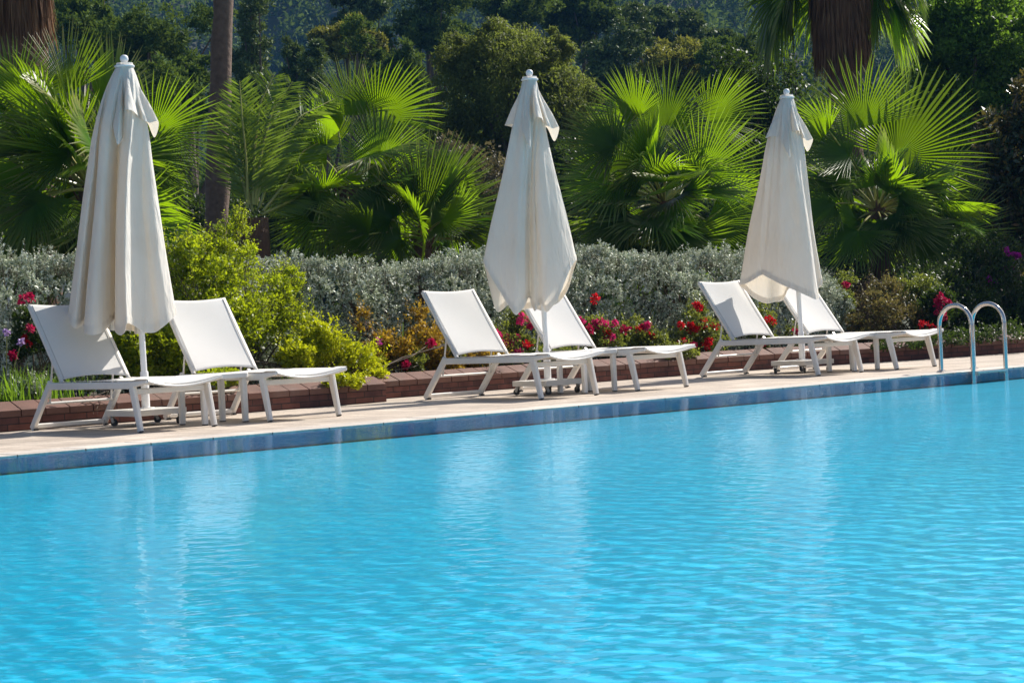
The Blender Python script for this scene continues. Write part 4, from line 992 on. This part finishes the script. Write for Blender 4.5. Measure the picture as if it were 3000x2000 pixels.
rose_bush(403, [(1870, 985, 50, 50), (1910, 1010, 60, 35, .1), (1850, 1010, 50, 30)], 4.6,
          [(1880, 955, 12, 'crimson', 4), (1860, 960, 8, 'red', 2), (1905, 980, 8, 'red', 2), (1825, 965, 10, 'crimson', 3), (1890, 945, 10, 'pink', 3), (1738, 878, 8, 'red', 2)],
          'sparse crimson rose bush between the pink and the large red roses')
rose_bush(404, [(2040, 970, 60, 50), (2080, 1000, 60, 40), (1990, 1005, 55, 35), (2045, 915, 25, 30, -.1)], 4.6,
          [(2030, 960, 20, 'red', 9), (2055, 950, 12, 'red', 4), (2045, 902, 12, 'red', 4), (2068, 1005, 15, 'red', 6), (1990, 1005, 9, 'red', 2), (2020, 1010, 9, 'crimson', 3), (1985, 950, 7, 'red', 2), (2085, 955, 7, 'red', 2)],
          'large bright red rose bush left of the pointed-shadow lounger')
rose_bush(405, [(2250, 930, 30, 45), (2235, 985, 40, 40), (2330, 985, 30, 40)], 4.6, [(2245, 940, 9, 'red', 3), (2230, 1000, 8, 'red', 2), (2335, 975, 9, 'crimson', 3)], 'thin red rose bush glimpsed between the two farthest loungers', n=2500)
rose_bush(406, [(90, 960, 55, 60), (150, 990, 50, 50), (60, 1020, 50, 40)], 4.2, [(90, 1002, 13, 'red', 4), (85, 872, 12, 'crimson', 3), (110, 965, 10, 'crimson', 2), (55, 1040, 8, 'crimson', 2)],
          'red rose bush left of the nearest lounger beside lilac flowers', n=3500, mat='dark_leaf')
rose_bush(407, [(1340, 1010, 30, 40), (1210, 1060, 40, 30), (390, 1000, 30, 30)], 4.3, [(1196, 1072, 12, 'crimson', 4), (1262, 1005, 7, 'crimson', 2), (1103, 1000, 5, 'purple', 1)], 'low rose bush with a single crimson bloom under the orange-leaved shrub', n=1800)
def bougain(seed, items, y, blooms, label):
    return rose_bush(seed, items, y, blooms, label, n=5000, mat='dark_leaf', leaf=0.055, group='bougainvillea at the right')
bougain(411, [(2740, 900, 60, 50), (2720, 940, 50, 40)], 4.8, [(2740, 885, 24, 'crimson', 14), (2735, 925, 18, 'crimson', 6), (2680, 955, 10, 'red', 3), (2705, 955, 8, 'red', 3), (2465, 835, 9, 'crimson', 3)], 'crimson bougainvillea above the pool ladder')
bougain(412, [(2880, 800, 70, 80), (2940, 740, 60, 60), (2850, 880, 60, 40), (2830, 750, 50, 60)], 6.0, [(2880, 822, 14, 'purple', 7), (2945, 748, 14, 'purple', 6), (2930, 785, 9, 'purple', 3), (2955, 790, 7, 'purple', 2), (2925, 745, 8, 'purple', 2)], 'purple bougainvillea in front of the bronze tree at the right edge')

def grass_clump(seed, px, py, y, nb, h, mat, label, spread=0.12, name='grass_clump', heads=()):
    rng = np.random.default_rng(seed); b = at(px, py, y); b[2] = 0.17
    root = empty(name, tuple(b)); tag(root, label, 'plant')
    vs = []; fs = []
    for k in range(nb):
        a = rng.uniform(0, 6.28); o = np.array([rng.normal()*spread, rng.normal()*spread, 0]); hh = h*rng.uniform(0.55, 1.15); lean = rng.uniform(0.1, 0.6)
        d = np.array([math.cos(a), math.sin(a), 0]); s = np.array([-d[1], d[0], 0]); w0 = 0.012*rng.uniform(0.6, 1.2); kk = len(vs)
        for t in (0, .35, .7, 1.0):
            p = o+d*hh*lean*t**1.8+UP*hh*(t-0.25*t**3*lean*2); ww = w0*(1-t**2)*0.5+0.0004
            vs += [p-s*ww, p+s*ww]
        fs += [(kk+2*j, kk+2*j+1, kk+2*j+3, kk+2*j+2) for j in range(3)]
    mesh_np('leaves', np.array(vs), fs, M[mat], root)
    for (hx, hy) in heads:
        P_ = at(hx, hy, y)-b; o = np.array([rng.normal()*0.05, rng.normal()*0.05, 0])
        st_ = MB(); st_.tube([o, (o+P_)/2+np.array([0.01, 0.01, 0]), P_], 0.004, 5); so_ = st_.build('flower_stalk', M['petiole'], root)
        V, Fq = bloom_mesh(rng, P_, 0.031, 40); mesh_np('flower_head', V, Fq, M['lilac'], so_)
    return root
for k, (px, py, y, nb, h, lab) in enumerate([(20, 1165, 3.9, 170, 0.36, 'leftmost clump of strap-leaved grass, with lilac flower heads'), (80, 1150, 4.0, 150, 0.38, 'clump of strap-leaved grass between the lilac flowers and the nearest lounger'), (145, 1155, 4.05, 120, 0.34, 'clump of strap-leaved grass seen through the nearest lounger frame')]):
    grass_clump(501+k, px, py, y, nb, h, 'grass_leaf', lab, 0.13, heads=[(20, 975), (62, 1003)] if k == 0 else ())
grass_clump(505, 1190, 1050, 4.55, 26, 0.62, 'grass_leaf', 'tall green strap-leaved plant rising above the orange-leaved shrub', 0.05)
grass_clump(506, 860, 960, 4.75, 30, 0.55, 'grass_leaf', 'green grassy tuft between golden shrub and hedge', 0.06)

# ------------------------------------------------------------------ shrubs and trees further back
def tree(name, seed, base, lumps, n, ln, wd, mat, label, cat='tree', group=None, trunk_r=0.14, limbs=8, bark='bark', **kw):
    rng = np.random.default_rng(seed); b = np.array(base, float)
    root = empty(name, tuple(b)); tag(root, label, cat, group)
    lo = [(np.array(c, float)-b, np.array(r, float)) for c, r in lumps]
    kw.setdefault('nout', 0.8); kw.setdefault('out', 0.15)
    V, Fq = foliage(rng, lo, n, ln, wd, **kw); mesh_np('crown', V, Fq, M[mat], root)
    cen = np.mean([c for c, r in lo], axis=0); mb = MB()
    fork = np.array([cen[0]*0.5, cen[1]*0.5, max(0.4, cen[2]*0.55)])
    mb.tube([np.zeros(3), fork*0.5+np.array([0.05, 0, 0]), fork, cen], [trunk_r, trunk_r*0.85, trunk_r*0.7, trunk_r*0.25], 10)
    for k in range(limbs):
        c, r = lo[k % len(lo)]; e = c+unit(rng.normal(size=3))*r*0.6; m_ = (fork+e)/2+rng.normal(size=3)*0.15*np.linalg.norm(e-fork)*0.4
        mb.tube([fork*(0.7+0.3*rng.random()), m_, e], [trunk_r*0.45, trunk_r*0.28, trunk_r*0.1], 7, caps=False)
    mb.build('trunk', M[bark], root, smooth=True)
    return root
def depth_lumps(items, depth):
    out = []
    for it in items:
        px, py, rx, rz = it[:4]; d = it[4] if len(it) > 4 else 0.0
        P_ = atd(px, py, depth-d); s = F_PX/(depth-d); out.append((P_, (rx/s, rx/s, rz/s)))
    return out
def gbase(px, py, depth):
    P_ = atd(px, py, depth); return (P_[0], P_[1], hill_h(P_[0], P_[1]))
# row of bushes that closes the view between the palms
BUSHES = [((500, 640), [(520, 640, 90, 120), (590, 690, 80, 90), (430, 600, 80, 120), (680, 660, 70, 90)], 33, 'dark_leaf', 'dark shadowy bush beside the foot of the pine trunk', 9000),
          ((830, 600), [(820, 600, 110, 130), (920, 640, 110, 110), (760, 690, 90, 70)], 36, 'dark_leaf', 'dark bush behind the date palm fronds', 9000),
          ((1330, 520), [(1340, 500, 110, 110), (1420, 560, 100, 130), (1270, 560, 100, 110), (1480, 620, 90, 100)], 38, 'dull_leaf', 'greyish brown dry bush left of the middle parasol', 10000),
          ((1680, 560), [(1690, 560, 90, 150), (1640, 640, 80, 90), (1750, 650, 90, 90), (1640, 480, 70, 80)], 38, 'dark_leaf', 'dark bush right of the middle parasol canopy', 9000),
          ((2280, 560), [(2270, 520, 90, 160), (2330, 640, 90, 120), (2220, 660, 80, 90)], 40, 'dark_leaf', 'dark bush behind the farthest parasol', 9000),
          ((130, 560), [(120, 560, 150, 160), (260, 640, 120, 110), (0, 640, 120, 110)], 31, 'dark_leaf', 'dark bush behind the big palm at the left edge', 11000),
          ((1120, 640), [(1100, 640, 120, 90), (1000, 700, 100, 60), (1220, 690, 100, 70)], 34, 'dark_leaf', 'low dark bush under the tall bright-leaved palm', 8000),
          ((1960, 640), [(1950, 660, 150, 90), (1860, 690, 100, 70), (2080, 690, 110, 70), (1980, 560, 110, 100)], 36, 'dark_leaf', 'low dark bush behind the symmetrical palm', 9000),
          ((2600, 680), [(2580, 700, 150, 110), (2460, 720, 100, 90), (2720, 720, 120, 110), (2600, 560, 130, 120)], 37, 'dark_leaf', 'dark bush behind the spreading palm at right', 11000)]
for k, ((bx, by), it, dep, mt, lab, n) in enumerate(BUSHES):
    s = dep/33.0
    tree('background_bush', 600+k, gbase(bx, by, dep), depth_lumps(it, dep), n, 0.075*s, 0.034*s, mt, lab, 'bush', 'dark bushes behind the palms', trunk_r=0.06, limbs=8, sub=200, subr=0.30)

tree('olive_tree', 650, gbase(1530, 500, 50), depth_lumps([(1520, 300, 190, 190), (1400, 290, 130, 170), (1640, 320, 110, 150), (1480, 170, 130, 110), (1620, 190, 70, 90), (1350, 180, 90, 80), (1430, 120, 60, 50), (1630, 120, 40, 55), (1700, 330, 70, 90), (1330, 380, 110, 110), (1560, 420, 170, 110)], 50),
     85000, 0.11, 0.034, 'olive_leaf', 'broad rounded olive-green tree behind the middle parasol top', trunk_r=0.25, limbs=14, sub=520, subr=0.26, droop=0.55, up=0.0)
tree('broadleaf_tree', 651, gbase(2880, 500, 42), depth_lumps([(2880, 150, 200, 180), (2780, 230, 130, 150), (2960, 60, 150, 120), (2830, 60, 130, 100), (2900, 330, 170, 130), (3060, 240, 130, 200), (2740, 120, 90, 90), (2800, 420, 130, 100)], 42),
     70000, 0.10, 0.05, 'lush_leaf', 'large leafy green tree filling the top right corner', trunk_r=0.3, limbs=14, sub=480, subr=0.26)
tree('bronze_tree', 652, gbase(2960, 600, 33), depth_lumps([(2950, 430, 90, 120), (3010, 330, 80, 120), (2900, 520, 80, 110), (2980, 600, 100, 120), (2880, 640, 70, 90), (3060, 500, 110, 200), (2950, 720, 100, 80)], 33),
     12000, 0.13, 0.055, 'bronze_leaf', 'dark tree with bronze tinged leaves at the right edge', trunk_r=0.12, limbs=10, sub=200, subr=0.30)
tree('bronze_tree', 653, gbase(2200, 350, 45), depth_lumps([(2200, 330, 110, 130), (2280, 260, 90, 120), (2160, 230, 90, 90), (2120, 400, 90, 110), (2300, 400, 90, 110)], 45),
     12000, 0.12, 0.05, 'dark_leaf', 'dark thin tree between the symmetrical palm and the skirted palm', trunk_r=0.14, limbs=12, sub=200, subr=0.30, gap=-0.35, gs=1.3)

# trees one can tell apart on the near slope
def conifer(seed, px, ptop, pbot, wpx, depth, mat, label, n=13000, lean=0.0):
    rng = np.random.default_rng(seed); items = []
    hh = pbot-ptop
    for k in range(9):
        t = k/8; r_ = wpx*(0.25+0.75*t**0.8)*rng.uniform(0.8, 1.15)
        items.append((px+rng.normal()*wpx*0.18+lean*t, ptop+hh*(0.06+0.9*t), r_*0.8, hh*0.10, rng.normal()*0.3))
    s = depth/60.0
    return tree('hillside_tree', seed, gbase(px, pbot, depth), depth_lumps(items, depth), n, 0.16*s, 0.055*s, mat, label, 'tree', 'trees on the wooded slope', trunk_r=0.2, limbs=9, sub=230, subr=0.36, out=0.3)
def rounder(seed, px, py, rx, rz, depth, mat, label, n=13000):
    rng = np.random.default_rng(seed); items = [(px+rng.normal()*rx*0.45, py+rng.normal()*rz*0.4, rx*rng.uniform(0.4, 0.65), rz*rng.uniform(0.35, 0.6), rng.normal()*rx*depth/F_PX*0.5) for k in range(9)]
    s = depth/60.0
    return tree('hillside_tree', seed, gbase(px, py+rz, depth), depth_lumps(items, depth), n, 0.15*s, 0.065*s, mat, label, 'tree', 'trees on the wooded slope', trunk_r=0.2, limbs=9, sub=260, subr=0.27)
conifer(701, 735, -80, 420, 95, 70, 'pine_leaf', 'tall conifer right of the bare pine trunk')
conifer(702, 850, 110, 420, 75, 74, 'pine_leaf', 'small pointed conifer above the date palm fronds')
conifer(703, 930, 120, 420, 90, 68, 'pine_leaf', 'pointed conifer left of the yellowing tree')
rounder(704, 1020, 130, 90, 60, 80, 'autumn_tree', 'yellowing round tree on the slope above the bright palm leaf')
rounder(705, 1050, 40, 90, 60, 90, 'pine_leaf', 'dark round pine above the yellowing tree')
rounder(706, 1150, 210, 110, 120, 72, 'forest_leaf', 'dull green tree left of the olive-green tree')
rounder(707, 1250, 60, 130, 110, 85, 'forest_leaf', 'large dark tree at the top, left of the olive-green tree crown')
rounder(708, 1810, 160, 110, 110, 85, 'pine_leaf', 'dark tree right of the olive-green tree')
rounder(709, 1930, 80, 80, 60, 100, 'pine_leaf', 'flat-topped pine above the symmetrical palm')
rounder(710, 1990, 190, 120, 70, 80, 'autumn_tree', 'yellow tinged tree just above the symmetrical palm')
rounder(711, 2120, 200, 100, 110, 78, 'forest_leaf', 'dark green tree left of the skirted palm')
rounder(712, 460, 120, 140, 130, 62, 'forest_leaf', 'dark round tree left of the bare pine trunk')
rounder(713, 250, 80, 120, 110, 66, 'forest_leaf', 'dark round tree above the big left palm')
rounder(714, 2030, 100, 70, 90, 98, 'pine_leaf', 'tall bluish pine at top centre right')
rounder(715, 560, 260, 90, 120, 58, 'forest_leaf', 'dark tree directly behind the bare pine trunk')
rounder(716, 400, 330, 130, 130, 56, 'forest_leaf', 'dark tree behind the nearest parasol top')
rounder(717, 1700, 60, 110, 80, 95, 'forest_leaf', 'dark tree at the top edge right of the olive-green tree')
rounder(718, 1480, 20, 140, 70, 92, 'forest_leaf', 'dark tree rising above the olive-green tree at the top edge')

# the rest of the wooded slope and the far mountain: one mass
rng = np.random.default_rng(801); VV = []; FF = []; k0 = 0
def stuff_tree(P_, r, h, n, leaf):
    global k0
    lumps = [(P_+np.array([rng.normal()*r*0.4, rng.normal()*r*0.4, h*(0.25+0.7*t)]), (r*(1-0.5*t)*0.7, r*(1-0.5*t)*0.7, h*0.18)) for t in (0, .25, .5, .75, 1.0)]
    V, Fq = foliage(rng, lumps, n, leaf, leaf*0.5, out=0.15, nout=1.3, shell=0.25)
    VV.append(V); FF.append(Fq+k0); k0 += len(V)
cnt = 0
for dep0, dep1, num, n, leaf, rr, hh in ((58, 80, 60, 4000, 0.20, 1.9, 4.4), (80, 130, 250, 1900, 0.28, 2.4, 6.4), (150, 235, 160, 900, 0.5, 3.0, 7.0), (235, 520, 1300, 330, 0.85, 4.6, 10.0)):
    for k in range(num):
        dep = rng.uniform(dep0, dep1); px = rng.uniform(-350, 3350); d = ray(px, 900); P_ = CAM+d*dep; P_[2] = hill_h(P_[0], P_[1])-0.5
        if hh > 8.5:
            top = CAM[2]+(P_[2]-CAM[2])
            if (P_[2]-CAM[2])/dep > 0.26: continue
        stuff_tree(P_, rr*rng.uniform(0.7, 1.25), hh*rng.uniform(0.7, 1.2), n, leaf)
struct(mesh_np('forest', np.concatenate(VV), np.concatenate(FF), M['forest_leaf']), 'stuff')

# pale garden wall glimpsed between the plants
gw = MB(); gw.box(8.0, 15.5, 14.6, 14.8, 0.0, 1.95); gw.box(7.95, 15.55, 14.56, 14.84, 1.95, 2.02)
tag(gw.build('garden_wall', simple('pale_stucco', (0.62, 0.62, 0.62), 0.8, 0.1, 3.0)), 'pale stucco garden wall glimpsed through the leaves behind the left palm and pine', 'wall')
# air
hz = MB(); hz.box(-3200, 3200, -3200, 3200, -1.9, 125)
hm, nt, out = newmat('haze_air'); pv = N(nt, 'ShaderNodeVolumePrincipled'); pv.inputs['Color'].default_value = (0.16, 0.45, 1.0, 1); pv.inputs['Density'].default_value = 0.00027
L(nt, pv.outputs[0], out.inputs[1])
struct(hz.build('haze', hm), 'stuff')

# tree standing just right of the view; it shades the right end of the bed
tree('shade_tree', 680, (29.3, 5.0, 0.16), [((29.3, 4.9, 4.4), (1.7, 1.6, 1.5)), ((28.4, 5.4, 3.4), (1.3, 1.3, 1.1)), ((30.2, 4.4, 3.5), (1.4, 1.2, 1.2)), ((29.4, 5.2, 5.4), (1.2, 1.2, 0.9)), ((28.7, 4.2, 4.6), (1.1, 1.0, 1.0))],
     16000, 0.11, 0.055, 'lush_leaf', 'leafy tree just beyond the right edge of the picture beside the flower bed', trunk_r=0.14, limbs=12, sub=260, subr=0.28)
